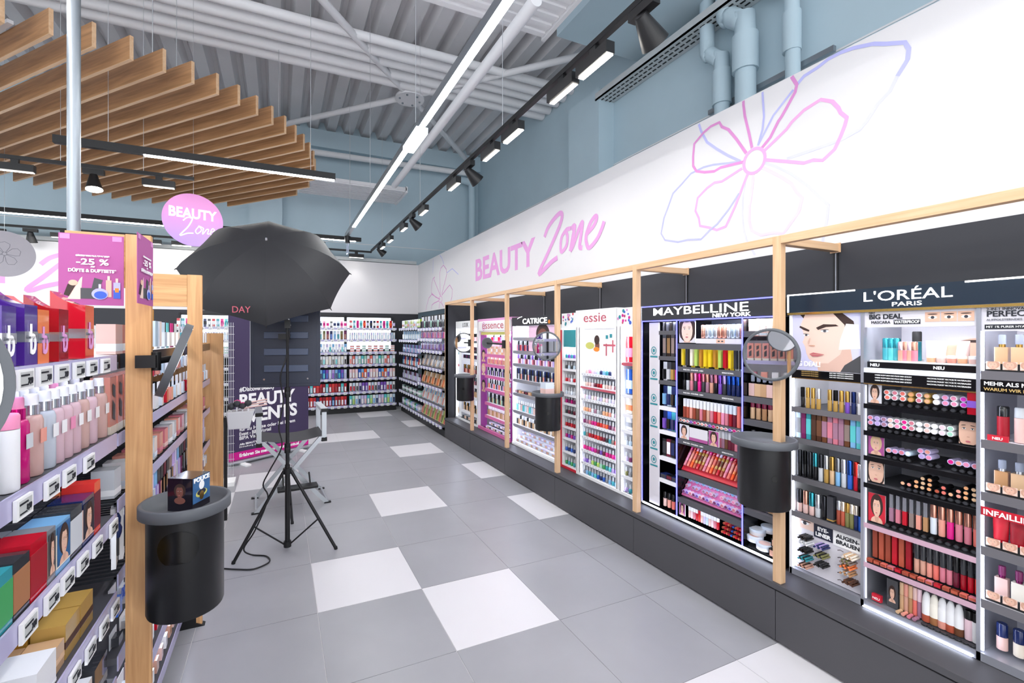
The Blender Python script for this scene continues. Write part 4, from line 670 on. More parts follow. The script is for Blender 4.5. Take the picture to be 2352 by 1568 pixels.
for q in range(4):
    row('lipstick', 'slanting lipstick', 'lipstick', k_tube(.0085, .06, .4, 'gloss', 'gloss'), 18, [[('lilac', 'lavender'), ('pink', 'clear'), ('rose', 'clear'), ('red', 'clear'), ('crimson', 'silver'), ('mauve', 'clear')], [('hot_pink', 'clear'), ('red', 'clear'), ('pink', 'clear'), ('lavender', 'clear'), ('red', 'silver'), ('rose', 'clear')], [('pink', 'rose'), ('salmon', 'coral'), ('coral', 'bright_orange'), ('rust', 'gold'), ('brown', 'gold'), ('nude', 'gold')], [('rose', 'pink'), ('coral', 'salmon'), ('bright_orange', 'orange'), ('terracotta', 'gold'), ('red', 'gold'), ('rust', 'gold')]][q], f'{ORD[q]} tier of red slope, {W}', 'lipsticks on the red slope', .82 - q * .048, -.44, -.885, 1.79 - q * .032, rx=-.6)
sl_ = MB().slab([(1.69, -.43, .645), (1.69, -.885, .645), (1.83, -.885, .82), (1.83, -.43, .82)], (.01, 0, -.01)).build('display_slope', 'red_frame', u)
for q in range(3):
    row('shadow_pot', 'shadow pot', 'make-up', k_end(.024, .022, .03), 17, [[('ice_blue', 'sky_blue'), ('lavender', 'lilac')], [('lavender', 'rose'), ('pale_pink', 'pink'), ('lavender', 'mauve')], [('lilac', 'plum'), ('lavender', 'violet'), ('pale_pink', 'rose')]][q], f'{ORD[q]} tier of lilac steps, {W}', 'shadow pots on the lilac steps', .56 - q * .034, -.44, -.885, 1.76 - q * .03, skip=(1, 4, 9) if q == 1 else ())
MB().slab([(1.69, -.43, .475), (1.69, -.885, .475), (1.80, -.885, .62), (1.80, -.43, .62)], (.01, 0, -.01)).build('display_slope', 'shelf_pink', u)
MB().box(1.67, 1.673, -.48, -.43, .345, .43).build('picture_card', 'white', u); portrait(u, pright(-.432, .347, 1.67), .046, .08, name='card_print', bg='pink')
row('lip_balm', 'lip care stick', 'lip balm', k_tube(.0095, .085, .45, 'gloss', 'plastic'), 12, [('blush', 'white'), ('pale_pink', 'white'), ('rose', 'white'), ('red', 'white'), ('scarlet', 'red'), ('blush', 'white'), ('lavender', 'white'), ('ice_blue', 'white')], 'bottom row, ' + W, 'lip care sticks in the bottom row', .345, -.49, -.72, 1.69)
for q in range(3): row('shade_tester', 'shade tester', 'tester', k_end(.014, .014, .03), 9, [('terracotta', 'rust'), ('crimson', 'red'), ('rust', 'terracotta'), ('wine', 'crimson'), ('navy', 'blue')], f'{ORD[q]} tier of red block, {W}', 'shade testers in the red block', .345 + q * .024, -.745, -.885, 1.685 + q * .008)
c3 = (1.569, 1.364, 1.196, 1.064, .9, .72, .55)
for z in c3: shelf(u, -.9, -1.12, z, 'shelf_grey', 'shelf_grey', led=True, lh=.03)
for z, kk, cols, nn, n in ((1.572, k_carton(.03, .03, .07, (.4, .6)), [('blush', 'cream'), ('cream', 'blush')], 'pale foundation carton', 6), (1.367, k_tube(.014, .11, .3, 'satin', 'gloss'), [('navy', 'black'), ('beige', 'black')], 'foundation tube', 6), (1.2, k_found(.034, .12, 'clear_tint'), [('blush', 'black'), ('beige', 'black'), ('sand', 'black')], 'pump foundation', 6), (1.068, k_tube(.013, .1, .35, 'satin', 'gloss'), [('beige', 'wine'), ('sand', 'wine'), ('tan', 'wine')], 'wine capped concealer', 6), (.903, k_tube(.013, .1, .35, 'satin', 'gloss'), [('tan', 'black')], 'dark concealer', 5), (.723, k_palette(.05, .1, .02), [('blush', 'beige')], 'powder case', 4), (.553, k_card(.05, .11), [('cream', 'tan'), ('lavender', 'sand')], 'powder card', 4)):
    row(nn.replace(' ', '_'), nn, 'make-up', kk, n, cols, 'end column of ' + W, nn + 's, end column', z, -.905, -1.115, 1.71)
for k, (y, x, z) in enumerate(((-.93, 1.72, .36), (-.93, 1.74, .395), (-1.0, 1.70, .345), (-.96, 1.8, .41), (-1.05, 1.78, .37))):
    put('powder_jar', k_jar(.042, .035), (x, y, z), 0, ('white', 'clear', ('nude', 'white', 'blush', 'white', 'sand')[k]), f'round white powder jar, {ORD[k]} counted from the left, bottom of {W}', 'jar', 'white powder jars')
for k in range(3): put('powder_case', k_palette(.07, .045, .05), (1.69 + .02 * k, -1.08, .335 + .05 * k), -PI / 2, ('black', 'nude'), f'black powder case, {ORD[k]} from the bottom beside the white jars', 'powder case', 'black powder cases')
MB().slab([(1.67, -.9, .335), (1.67, -1.12, .335), (1.9, -1.12, .41), (1.9, -.9, .41)], (.0, 0, -.01)).build('jar_ramp', 'black_gloss', u)
area((1.69, -.62, 1.645), .03, .95, 2.6, (0, -.4, 0), (.85, .86, 1))

# ---- white nail polish display
u = unit('display_unit', 'white lit nail polish display with dotted header', .955, -.065, 'shelf_white'); W = 'white nail polish display'
MB().box(1.655, 2.0, .72, .18, 1.62, 1.772).build('header', 'white', u); MB().box(1.66, 2.0, .95, .72, 1.62, 1.755).build('side_header', 'white', u); MB().box(1.66, 2.0, .175, -.065, 1.62, 1.765).build('side_header', 'white', u)
text('essie', .115, 'text_red', u, (1.654, .45, 1.665), RX, width=.3)
dots = []; rs = random.Random(3)
for (ya, yb, n) in ((.93, .74, 16), (.165, -.04, 18)):
    for k in range(n): dots.append((ya + (yb - ya) * rs.random(), 1.635 + .11 * rs.random(), .006 + .008 * rs.random(), rs.choice(['print_pink_deep', 'red_frame', 'magenta', 'teal', 'led_blue_p', 'text_red'])))
mat('dot_blue', '#3A5FC8', .5)
decal('dot_print', u, Plane((1.66, 0, 0), (0, -1, 0), (0, 0, 1), (-1, 0, 0)), [('dot_blue' if m == 'led_blue_p' else m, ell(-y, z, r, r * 1.1, 12)) for y, z, r, m in dots], .001, .00002)
for y, m in ((.945, 'white_gloss'), (.712, 'white_gloss'), (.66, 'white_gloss'), (.18, 'white_gloss'), (.13, 'white_gloss'), (-.06, 'white_gloss')): side(u, y, m, w=.016, z1=1.62, x0=1.656)
MB().box(1.65, 1.656, .938, .957, .302, 1.6).build('edge_trim', 'red_frame', u); MB().box(1.656, 1.99, .71, .66, .302, 1.62).build('pilaster', 'white_gloss', u); MB().box(1.656, 1.99, .178, .132, .302, 1.62).build('pilaster', 'white_gloss', u)
MB().box(1.654, 1.68, .95, .715, .302, .325).build('base_trim', 'red_frame', u); MB().box(1.654, 1.68, .712, -.065, .302, .325).build('base_trim', 'white_gloss', u)
for y in (.652, .19, .705, .945, .12): MB().box(1.662, 1.668, y - .003, y + .003, .33, 1.6).build('led_strip', 'led_shelf', u)
MB().box(1.672, 1.69, .655, .185, 1.36, 1.61).build('picture_panel', 'white', u)
decal('picture_print', u, pright(.655, 1.36, 1.672), [('skin_dark', ell(.22, .1, .03, .05)), ('hair_dark', ell(.215, .15, .035, .04)), ('orange', ell(.21, .07, .04, .02)), ('yellowish', ell(.12, .1, .06, .03)), ('text_red', rect(.3, .45, .1, .115)), ('text_red', rect(.33, .345, .02, .12)), ('text_red', rect(.41, .425, .05, .15)), ('teal', rect(.33, .36, .16, .19)), ('teal', rect(.38, .41, .17, .2))], .001)
ez = (1.216, 1.104, .992, .88, .774, .661, .543, .431, .327); EC = ([('clear', 'silver'), ('blush', 'silver'), ('pink', 'silver'), ('pale_pink', 'silver'), ('lavender', 'silver'), ('ice_blue', 'silver'), ('navy', 'silver'), ('sky_blue', 'silver'), ('teal', 'silver'), ('navy', 'silver')], [('ivory', 'silver'), ('blush', 'silver'), ('blush', 'silver'), ('pale_pink', 'silver'), ('wine', 'silver'), ('crimson', 'silver'), ('red', 'silver')], [('pale_pink', 'silver'), ('clear', 'silver'), ('lavender', 'silver'), ('ivory', 'silver')], [('peach', 'silver'), ('apricot', 'silver'), ('salmon', 'silver'), ('clear', 'silver'), ('mauve', 'silver'), ('silver', 'silver'), ('grey', 'silver')], [('plum', 'silver'), ('mauve', 'silver'), ('rose', 'silver'), ('magenta', 'silver'), ('hot_pink', 'silver'), ('red', 'silver'), ('scarlet', 'silver'), ('coral', 'silver'), ('bright_orange', 'silver')], [('teal', 'silver'), ('taupe', 'silver'), ('red', 'silver'), ('crimson', 'silver'), ('red', 'silver'), ('scarlet', 'silver'), ('crimson', 'silver'), ('wine', 'silver'), ('charcoal', 'silver')], [('hot_pink', 'silver'), ('magenta', 'silver'), ('hot_pink', 'silver'), ('fuchsia', 'silver'), ('magenta', 'silver'), ('plum', 'silver'), ('violet', 'silver'), ('wine', 'silver')], [('lilac', 'silver'), ('violet', 'silver'), ('lavender', 'silver'), ('lime', 'silver'), ('green', 'silver'), ('lime', 'silver'), ('mint', 'silver'), ('green', 'silver'), ('teal', 'silver'), ('turquoise', 'silver')], [('grey', 'silver'), ('sky_blue', 'silver'), ('teal', 'silver'), ('sky_blue', 'silver'), ('turquoise', 'silver'), ('blue', 'silver'), ('navy', 'silver'), ('blue', 'silver')])
EN = ('rosy top', 'second', 'sheer third', 'peach fourth', 'rose fifth', 'red sixth', 'magenta seventh', 'green eighth', 'blue bottom')
for z, cols, nm in zip(ez, EC, EN):
    s = shelf(u, .65, .19, z, 'shelf_white', 'shelf_white', lh=.02)
    row('nail_polish', 'nail polish', 'nail polish', k_polish(), 12, cols, f'{nm} row of {W}', f'{nm} row of nail polish', z + .001, .645, .195, 1.685)
    d = MB()
    for k in range(12): d.cyl((1.6598, .645 - (k + .5) * .45 / 12, z - .01), (1.659, .645 - (k + .5) * .45 / 12, z - .01), .004, n=6)
    tag(d.build('shade_dots', 'text_grey', u), kind='stuff')
MB().box(1.656, 1.66, .65, .19, 1.08, 1.098).build('promo_strip', 'text_red', u)
for z, (nm, cols) in zip((1.334, 1.234, 1.115, .996, .914, .814, .695, .589, .463, .335), (('teal picture', [('teal', 'silver'), ('violet', 'silver')]), ('second', [('charcoal', 'silver'), ('ice_blue', 'silver')]), ('red third', [('red', 'silver'), ('rose', 'silver'), ('clear', 'silver')]), ('clear fourth', [('clear', 'silver'), ('silver', 'silver')]), ('magenta fifth', [('magenta', 'silver'), ('plum', 'silver')]), ('dark sixth', [('charcoal', 'silver'), ('wine', 'silver')]), ('red seventh', [('red', 'silver'), ('crimson', 'silver')]), ('violet eighth', [('magenta', 'silver'), ('violet', 'silver')]), ('blue ninth', [('blue', 'silver'), ('navy', 'silver')]), ('green tenth', [('green', 'silver'), ('teal', 'silver')]))):
    shelf(u, .94, .722, z, 'shelf_white', 'shelf_white', lh=.018)
    row('nail_polish', 'nail polish', 'nail polish', k_polish(), 5, cols, f'{nm} row beside red frame edge', f'{nm} row beside the red frame', z + .001, .93, .725, 1.69)
MB().box(1.67, 1.69, .93, .72, 1.44, 1.6).build('picture_panel', 'teal', u); MB().box(1.665, 1.668, .72, .712, .95, 1.3).build('flag_strip', 'letter_pink', u)
for z, nm, cols in ((.694, 'clear', [('clear', 'silver'), ('ice_blue', 'silver')]), (.568, 'plum', [('lavender', 'silver'), ('plum', 'silver')]), (.453, 'olive', [('olive', 'silver'), ('grey', 'silver')]), (.325, 'lilac', [('lilac', 'silver'), ('teal', 'silver')])):
    shelf(u, .124, -.055, z, 'shelf_white', 'shelf_white', lh=.018); row('nail_polish', 'nail polish', 'nail polish', k_polish(), 4, cols, f'{nm} row of care column beside oak post', f'{nm} row of the care column', z + .001, .12, -.05, 1.69)
for z in (1.333, 1.086, .935, .809): shelf(u, .124, -.055, z, 'shelf_white', 'text_red' if z > 1.3 else 'shelf_white', lh=.02)
for z, c, l in ((1.34, ('red', 'pink'), 'red and pink'), (1.095, ('blue', 'ice_blue'), 'blue'), (.94, ('cream', 'orange'), 'cream and orange'), (.815, ('white', 'grey'), 'white and grey')):
    for k in range(2): put('care_set', k_carton(.06, .05, (.2, .19, .12, .1)[(1.34, 1.095, .94, .815).index(z)], (.2, .55)), (1.72, .08 - k * .085, z), -PI / 2, c, f'{l} nail care carton, {ORD[k]} from left, beside oak post', 'carton', 'nail care cartons')
area((1.70, .45, 1.61), .03, .95, 2.6, (0, -.4, 0))

# ---- black-headed display with orange dot
u = unit('display_unit', 'white lit make-up display with black header and orange dot', 1.955, .965, 'white'); W = 'orange-dot display'
MB().box(1.655, 2.0, 1.95, .97, 1.655, 1.752).build('header', 'dark_panel', u); text('CATRICE', .08, 'text_lit', u, (1.654, 1.45, 1.675), RX, width=.5, off=.001); MB().cyl((1.6545, 1.16, 1.685), (1.653, 1.16, 1.685), .02, n=18).build('dot', 'orange', u)
PC = pright(1.76, 1.735, 1.655); ribbon('swash', u, PC, [(-.06, 0), (0, .015), (.05, .02)], .006, 'text_lit', .001)
for y in (1.945, .975): side(u, y, 'white_gloss', w=.014, z1=1.655)
MB().box(1.652, 1.66, 1.95, .97, .302, .325).build('base_trim', 'white_gloss', u)
for y in (1.93, .99): MB().box(1.662, 1.668, y - .003, y + .003, .33, 1.64).build('led_strip', 'led_shelf', u)
pk = MB().box(1.672, 1.68, 1.59, 1.02, 1.38, 1.65).build('picture_panel', 'print_pink', u)
decal('picture_print', u, pright(1.59, 1.38, 1.672), [('print_pink_pale', rect(0, .57, 0, .27)), ('hair_dark', ell(.28, .19, .13, .1)), ('skin_dark', ell(.28, .13, .11, .11)), ('eye', ell(.24, .15, .02, .008)), ('eye', ell(.32, .15, .02, .008)), ('lip_red', rect(.3, .5, 0, .09)), ('lip_red', ell(.34, .1, .05, .06))], .001)
for z in (1.523, 1.372, 1.228, 1.05, .893, .695, .538): shelf(u, 1.935, .985, z, 'shelf_white', 'shelf_metal', led=True, lh=.03)
for z, kk, cols, nn, n, a, b in ((1.526, k_tube(.011, .1, .4), [('lavender', 'silver'), ('ice_blue', 'silver')], 'silver gloss', 10, 1.93, 1.6), (1.375, k_tube(.011, .11, .4), [('rose', 'silver'), ('navy', 'black'), ('crimson', 'silver')], 'lip gloss', 10, 1.93, 1.6), (1.231, k_tube(.0115, .1, .45), [('clear', 'lavender'), ('rose', 'violet'), ('wine', 'silver'), ('pale_pink', 'black'), ('lilac', 'charcoal')], 'lip colour', 30, 1.93, .99), (1.053, k_tube(.011, .12, .5), [('black', 'black'), ('silver', 'navy'), ('black', 'charcoal'), ('salmon', 'silver'), ('navy', 'navy')], 'mascara', 30, 1.93, .99), (.896, k_palette(.06, .03, .05), [('black', 'wine'), ('gold', 'nude'), ('charcoal', 'rosegold')], 'palette', 13, 1.93, .99), (.698, k_found(.032, .11, 'plastic'), [('turquoise', 'white', 'white'), ('ice_blue', 'silver', 'white'), ('blush', 'silver', 'white')], 'primer bottle', 20, 1.93, .99), (.541, k_tube(.013, .1, .4, 'satin', 'plastic'), [('charcoal', 'silver'), ('beige', 'white'), ('ivory', 'black'), ('sand', 'white')], 'foundation', 24, 1.93, .99)):
    row(nn.replace(' ', '_').replace('-', '_'), nn, 'make-up', kk, n, cols, 'on its shelf of ' + W, nn + 's of the ' + W, z, a, b, 1.71)
for q in range(4): row('powder_case', 'silver powder case', 'powder case', k_palette(.045, .03, .03), 18, [('lavender', 'white'), ('silver', 'nude'), ('white', 'clear'), ('lavender', 'beige')], f'{ORD[q]} step of powder slope, {W}', 'powder cases on the slope', .345 + q * .034, 1.93, .99, 1.69 + q * .05)
MB().slab([(1.665, 1.935, .335), (1.665, .985, .335), (1.9, .985, .47), (1.9, 1.935, .47)], (0, 0, -.012)).build('display_slope', 'white_gloss', u)
area((1.70, 1.46, 1.65), .03, .95, 2.6, (0, -.4, 0))

# ---- pink display
u = unit('display_unit', 'curved pink and purple make-up display with white rounded header', 2.955, 1.96, 'print_pink'); W = 'pink display'
hd = MB().box(1.64, 1.9, 2.9, 1.99, 1.595, 1.735).build('header', 'white', u, bevel=.02); text('essence', .13, 'text_red', u, (1.639, 2.45, 1.635), RX, width=.62); ribbon('ring', u, pright(2.71, 1.665, 1.64), ell(0, 0, .04, .05, 20), .012, 'letter_pink', .002, True)
MB().box(1.66, 2.0, 2.95, 1.965, 1.735, 1.765).build('top_board', 'print_pink', u); MB().box(1.66, 1.68, 2.84, 2.05, 1.555, 1.592).build('promo_strip', 'yellowish', u)
def curved(y, m):
    P = [(1.66, .31), (1.655, .6), (1.67, .95), (1.66, 1.35), (1.68, 1.72)]; MB().slab([(x, y - .012, z) for x, z in smooth_path(P, 4)] + [(1.98, y - .012, 1.72), (1.98, y - .012, .31)], (0, .024, 0)).build('curved_side', m, u)
curved(2.94, 'white_gloss'); curved(1.985, 'essence_purple')
MB().box(1.69, 1.695, 2.92, 2.73, .34, 1.58).build('picture_panel', 'essence_purple', u)
for z, kw in ((1.2, dict(skin='skin', bg='essence_purple', hair='hair_dark')), (1.02, dict(skin='skin_pale', hair='hair_blond', bg='essence_purple')), (.8, dict(skin='skin', bg='essence_purple'))): portrait(u, pright(2.915, z, 1.69), .18, .16, name='card_print', **kw)
for z in (1.473, 1.306, 1.177, 1.032, .864, .682, .514): shelf(u, 2.72, 2.0, z, 'shelf_white', 'shelf_pink', led=True, lh=.034)
MB().box(1.65, 1.67, 2.92, 1.99, .302, .34).build('base_trim', 'shelf_pink', u)
for z, kk, cols, nn, n in ((1.476, k_tube(.012, .085, .4), [('lilac', 'white'), ('sky_blue', 'white'), ('lavender', 'silver'), ('red', 'white'), ('crimson', 'silver'), ('violet', 'black')], 'nail colour', 22), (1.309, k_carton(.04, .03, .1, (.3, .7)), [('blush', 'nude'), ('cream', 'beige'), ('peach', 'white')], 'pale carton', 14), (1.18, k_card(.03, .1), [('blush', 'salmon'), ('beige', 'rose'), ('white', 'nude')], 'blister card', 18), (1.035, k_tube(.01, .12, .5), [('silver', 'black'), ('charcoal', 'white'), ('lilac', 'silver'), ('black', 'navy')], 'mascara', 24), (.867, k_tube(.01, .12, .5), [('salmon', 'white'), ('coral', 'clear'), ('silver', 'black'), ('black', 'white'), ('lilac', 'charcoal')], 'lip gloss', 24), (.685, k_tube(.01, .12, .5), [('sand', 'white'), ('mint', 'silver'), ('charcoal', 'black'), ('black', 'charcoal')], 'eyeliner', 24), (.517, k_found(.03, .11, 'plastic'), [('tan', 'white', 'white'), ('sand', 'white', 'white'), ('blush', 'silver', 'white')], 'make-up bottle', 18)):
    row(nn.replace(' ', '_').replace('-', '_'), nn, 'make-up', kk, n, cols, 'on its shelf of ' + W, nn + 's of the ' + W, z, 2.715, 2.01, 1.71)
for q in range(3): row('powder_case', 'powder case', 'powder case', k_palette(.05, .03, .04), 13, [('lavender', 'white'), ('clear', 'sand'), ('silver', 'charcoal')], f'{ORD[q]} step at bottom of {W}', 'powder cases in the pink display', .345 + q * .04, 2.715, 2.01, 1.69 + q * .05)
area((1.70, 2.4, 1.575), .03, .8, 2.0, (0, -.4, 0), (1, .9, .97))

# ---- white display at the far end
u = unit('display_unit', 'white lit make-up display with black lettering at the far end', 3.79, 2.97, 'led_soft'); W = 'far white display'
MB().box(1.66, 2.0, 3.79, 2.97, 1.65, 1.757).build('header', 'white', u); text('LOOK', .09, 'text_dark', u, (1.659, 3.4, 1.67), RX, width=.22)
for y in (3.785, 2.975): side(u, y, 'white_gloss', w=.014, z1=1.65)
MB().box(1.655, 1.67, 3.79, 2.97, .302, .33).build('base_trim', 'white_gloss', u); MB().box(1.67, 1.676, 3.78, 3.765, .33, 1.64).build('led_strip', 'led_shelf', u)
MB().box(1.68, 1.684, 3.78, 3.6, .34, 1.62).build('picture_panel', 'white', u)
decal('swatch_print', u, pright(3.78, 0, 1.68), [('magenta', ell(.05, 1.4, .03, .02)), ('teal', ell(.06, 1.28, .02, .02)), ('lip_red', ell(.06, 1.1, .03, .02)), ('text_dark', ell(.03, .95, .03, .006, 12, 1)), ('teal', ell(.07, .8, .015, .02)), ('text_red', ell(.06, .65, .04, .02)), ('hair_blond', ell(.05, .42, .03, .05))], .001)
for z in (1.47, 1.33, 1.214, 1.002, .85, .683, .454): shelf(u, 3.59, 2.985, z, 'shelf_white', 'black_gloss' if z > 1.3 else 'shelf_white', lh=.03)
for z, kk, cols, nn, n in ((1.473, k_tube(.011, .1, .5), [('blush', 'black'), ('rose', 'black')], 'lip gloss', 14), (1.333, k_palette(.04, .05, .03), [('black', 'charcoal'), ('plum', 'black')], 'eyeshadow', 10), (1.217, k_palette(.04, .05, .03), [('black', 'plum'), ('navy', 'charcoal')], 'dark eyeshadow', 10), (1.005, k_tube(.011, .12, .5), [('wine', 'cocoa'), ('rust', 'gold'), ('salmon', 'black'), ('nude', 'white')], 'lip colour', 16), (.853, k_tube(.011, .11, .5), [('charcoal', 'silver'), ('rose', 'black')], 'lipstick', 16), (.686, k_found(.03, .12, 'plastic'), [('sand', 'black', 'black'), ('beige', 'black', 'black'), ('nude', 'silver', 'white')], 'foundation', 13), (.457, k_tube(.012, .11, .4), [('beige', 'gold'), ('black', 'black'), ('sand', 'white')], 'concealer', 14), (.335, k_palette(.06, .04, .05), [('black', 'charcoal'), ('ivory', 'nude')], 'powder', 8)):
    row(nn.replace(' ', '_').replace('-', '_'), nn, 'make-up', kk, n, cols, 'on its shelf of ' + W, nn + 's of the ' + W, z, 3.58, 2.99, 1.71)
area((1.70, 3.3, 1.645), .03, .6, 1.6, (0, -.4, 0))
# ================================================================ wall shelving
def wall_shelf(label, axis, a0, a1, front, back, zs, ztop, light=False, group='dark wall shelving'):
    # axis 'x': runs along X and faces -Y ; axis 'y': runs along Y and faces -X
    def bx(p0, p1, f0, f1, z0, z1): return (p0, p1, f0, f1, z0, z1) if axis == 'x' else (f0, f1, p0, p1, z0, z1)
    t = thing('wall_shelf', label, 'shelving', ((a0 + a1) / 2, (front + back) / 2, 0) if axis == 'x' else ((front + back) / 2, (a0 + a1) / 2, 0), group=group)
    MB().box(*bx(a0, a1, back - .03, back, .0, ztop)).build('back_panel', 'black', t)
    for a in (a0 + .006, a1 - .006): MB().box(*bx(a - .012, a + .012, back - .06, back - .03, 0, ztop)).build('upright', 'black', t)
    MB().box(*bx(a0, a1, front + .05, back, 0, .1)).build('base', 'black', t)
    for z in zs:
        s = MB().box(*bx(a0 + .004, a1 - .004, front + .004, back - .03, z - .018, z)).build('shelf', 'shelf_grey', t)
        MB().box(*bx(a0 + .004, a1 - .004, front, front + .004, z - .04, z + .004)).build('price_rail', 'rail_lilac', s)
        tg = MB(); n = 8
        for k in range(n):
            c = a0 + (k + .5) * (a1 - a0) / n; tg.box(*bx(c - .028, c + .028, front - .004, front - .0005, z - .05, z - .004)); tg.box(*bx(c - .02, c + .02, front - .005, front - .004, z - .042, z - .016), 1)
        tag(tg.build('price_tags', ['tag_white', 'tag_grey'], s), kind='stuff')
    if light:
        MB().box(*bx(a0 + .03, a1 - .03, back - .045, back - .031, 1.26, ztop - .04)).build('light_panel', 'led_soft2', t)
    return t
mat('led_soft2', '#EAF2FF', emit=2.2)
BZ = (.157, .424, .69, .968, 1.211, 1.466, 1.697)
RN = ('bottom', 'second', 'third', 'fourth', 'fifth', 'sixth', 'top')
BX = ((.452, 1.42, 'back shelf bay beside the corner', True), (-.516, .448, 'back shelf bay behind the black panel', True), (-1.486, -.52, 'back shelf bay behind the purple banner', False), (-2.456, -1.49, 'back shelf bay above the perfume aisle', True))
for a0, a1, lab, lt in BX: wall_shelf('dark ' + lab, 'x', a0, a1, 6.6, 7.08, BZ, 1.96, lt)
S1 = {6: (k_carton(.05, .04, .15, (.3, .7)), 14, [('red', 'white'), ('teal', 'ice_blue'), ('hot_pink', 'magenta'), ('turquoise', 'teal'), ('red', 'bright_orange'), ('charcoal', 'lavender'), ('navy', 'charcoal'), ('charcoal', 'white')]),
      5: (k_card(.034, .14), 22, [('white', 'ice_blue'), ('lavender', 'white'), ('ice_blue', 'clear')]), 4: (k_carton(.075, .05, .045, (.3, .7)), 8, [('white', 'coral'), ('white', 'coral'), ('white', 'mint'), ('white', 'salmon')]),
      3: (k_card(.05, .17), 16, [('white', 'coral'), ('coral', 'white'), ('ice_blue', 'white'), ('white', 'mint'), ('turquoise', 'white'), ('mint', 'white')]), 2: (k_card(.05, .18), 16, [('pale_pink', 'white'), ('blush', 'white'), ('pale_pink', 'ivory'), ('blue', 'white'), ('sky_blue', 'orange'), ('bright_orange', 'white'), ('ice_blue', 'violet')]),
      1: (k_card(.05, .17), 15, [('white', 'red'), ('ice_blue', 'red'), ('white', 'charcoal'), ('lavender', 'navy'), ('violet', 'white'), ('violet', 'lavender')]), 0: (k_card(.05, .18), 16, [('turquoise', 'white'), ('mint', 'lime'), ('white', 'sky_blue'), ('ice_blue', 'navy'), ('lavender', 'white'), ('lavender', 'blush')])}
S2 = {6: (k_carton(.05, .04, .13, (.3, .7)), 14, [('white', 'navy'), ('ice_blue', 'navy'), ('pink', 'magenta'), ('white', 'hot_pink'), ('charcoal', 'white')]), 5: (k_card(.055, .17), 14, [('ice_blue', 'sky_blue'), ('white', 'teal'), ('olive', 'bronze'), ('plum', 'rust'), ('navy', 'blue')]),
      4: (k_card(.05, .17), 16, [('white', 'clear'), ('lavender', 'white'), ('white', 'turquoise'), ('sky_blue', 'white')]), 3: (k_card(.05, .17), 16, [('white', 'turquoise'), ('white', 'ivory'), ('ivory', 'silver'), ('white', 'charcoal')]),
      2: (k_card(.05, .18), 16, [('ice_blue', 'lavender'), ('lilac', 'violet'), ('sky_blue', 'navy'), ('blue', 'turquoise'), ('violet', 'blue')]), 1: (k_card(.05, .17), 16, [('red', 'white'), ('scarlet', 'red'), ('red', 'crimson'), ('crimson', 'white'), ('turquoise', 'ice_blue')]), 0: (k_card(.05, .18), 16, [('red', 'lavender'), ('navy', 'sky_blue'), ('red', 'ice_blue'), ('crimson', 'silver'), ('scarlet', 'white')])}
for (a0, a1, lab, lt), S, rows in zip(BX, (S1, S2, S2, S1), (range(7), range(7), (), (4, 5, 6))):
    for r in rows:
        ms, n, cols = S[r]
        row('toothpaste_carton' if ms[0][0] == 'body' else 'toothbrush_card', 'pack', 'pack', ms, n, cols, f'{RN[r]} shelf, {lab}', f'packs on the {RN[r]} shelf, {lab}', BZ[r] + .002, a0 + .02, a1 - .02, 6.66, rz=0, along='x')
        if r == 4 and S is S1:
            for q in (1, 2): row('toothpaste_carton', f'{(0, "raised", "topmost")[q]} pack', 'pack', ms, n, cols, f'{RN[r]} shelf, {lab}', f'stacked packs, {lab}', BZ[r] + .002 + q * .046, a0 + .02, a1 - .02, 6.66, rz=0, along='x')
RZ1 = (.166, .445, .687, .965, 1.208, 1.462, 1.692); RZ2 = (.166, .445, .725, 1.023, 1.302, 1.495, 1.67)
wall_shelf('dark side shelf bay reaching into the corner', 'y', 5.18, 6.55, 1.45, 2.0, RZ1, 1.95); wall_shelf('dark side shelf bay beside the oak frame', 'y', 3.835, 5.175, 1.45, 2.0, RZ2, 1.95)
Q1 = {6: (k_carton(.07, .05, .15, (.2, .5)), 12, [('ice_blue', 'salmon'), ('white', 'silver'), ('lime', 'white'), ('lime', 'cream')]), 5: (k_card(.05, .17), 16, [('ice_blue', 'white'), ('sky_blue', 'ice_blue')]), 4: (k_card(.05, .16), 16, [('sky_blue', 'lavender'), ('navy', 'sky_blue'), ('violet', 'lavender')]), 3: (k_card(.05, .16), 16, [('blue', 'sky_blue'), ('navy', 'white'), ('red', 'scarlet'), ('white', 'ivory')]), 2: (k_card(.05, .16), 16, [('ice_blue', 'lavender'), ('lavender', 'silver'), ('charcoal', 'clear'), ('plum', 'lavender')]), 1: (k_carton(.06, .05, .1, (.3, .7)), 14, [('silver', 'white'), ('mint', 'white'), ('charcoal', 'silver')]), 0: (k_carton(.06, .05, .12, (.3, .7)), 14, [('lavender', 'silver'), ('silver', 'white'), ('green', 'mint'), ('sky_blue', 'lavender')])}
Q2 = {6: (k_card(.05, .2, .03), 18, [('white', 'black'), ('clear', 'charcoal'), ('black', 'charcoal'), ('white', 'mint'), ('charcoal', 'black')]), 5: (k_card(.045, .17), 20, [('pink', 'rose'), ('lilac', 'violet'), ('pale_pink', 'hot_pink'), ('lavender', 'pink')]), 4: (k_card(.045, .17), 20, [('lavender', 'violet'), ('lilac', 'plum'), ('ice_blue', 'lilac')]), 3: (k_card(.04, .2), 22, [('grey', 'taupe'), ('silver', 'beige'), ('cream', 'silver'), ('taupe', 'grey')]), 2: (k_card(.05, .2), 20, [('sand', 'beige'), ('amber', 'orange'), ('cream', 'apricot'), ('beige', 'brown')]), 1: (k_card(.05, .2), 20, [('ice_blue', 'silver'), ('cream', 'salmon'), ('sky_blue', 'white'), ('blush', 'cream')]), 0: (k_card(.05, .2), 22, [('salmon', 'coral'), ('cream', 'sand'), ('lime', 'olive'), ('beige', 'lime')])}
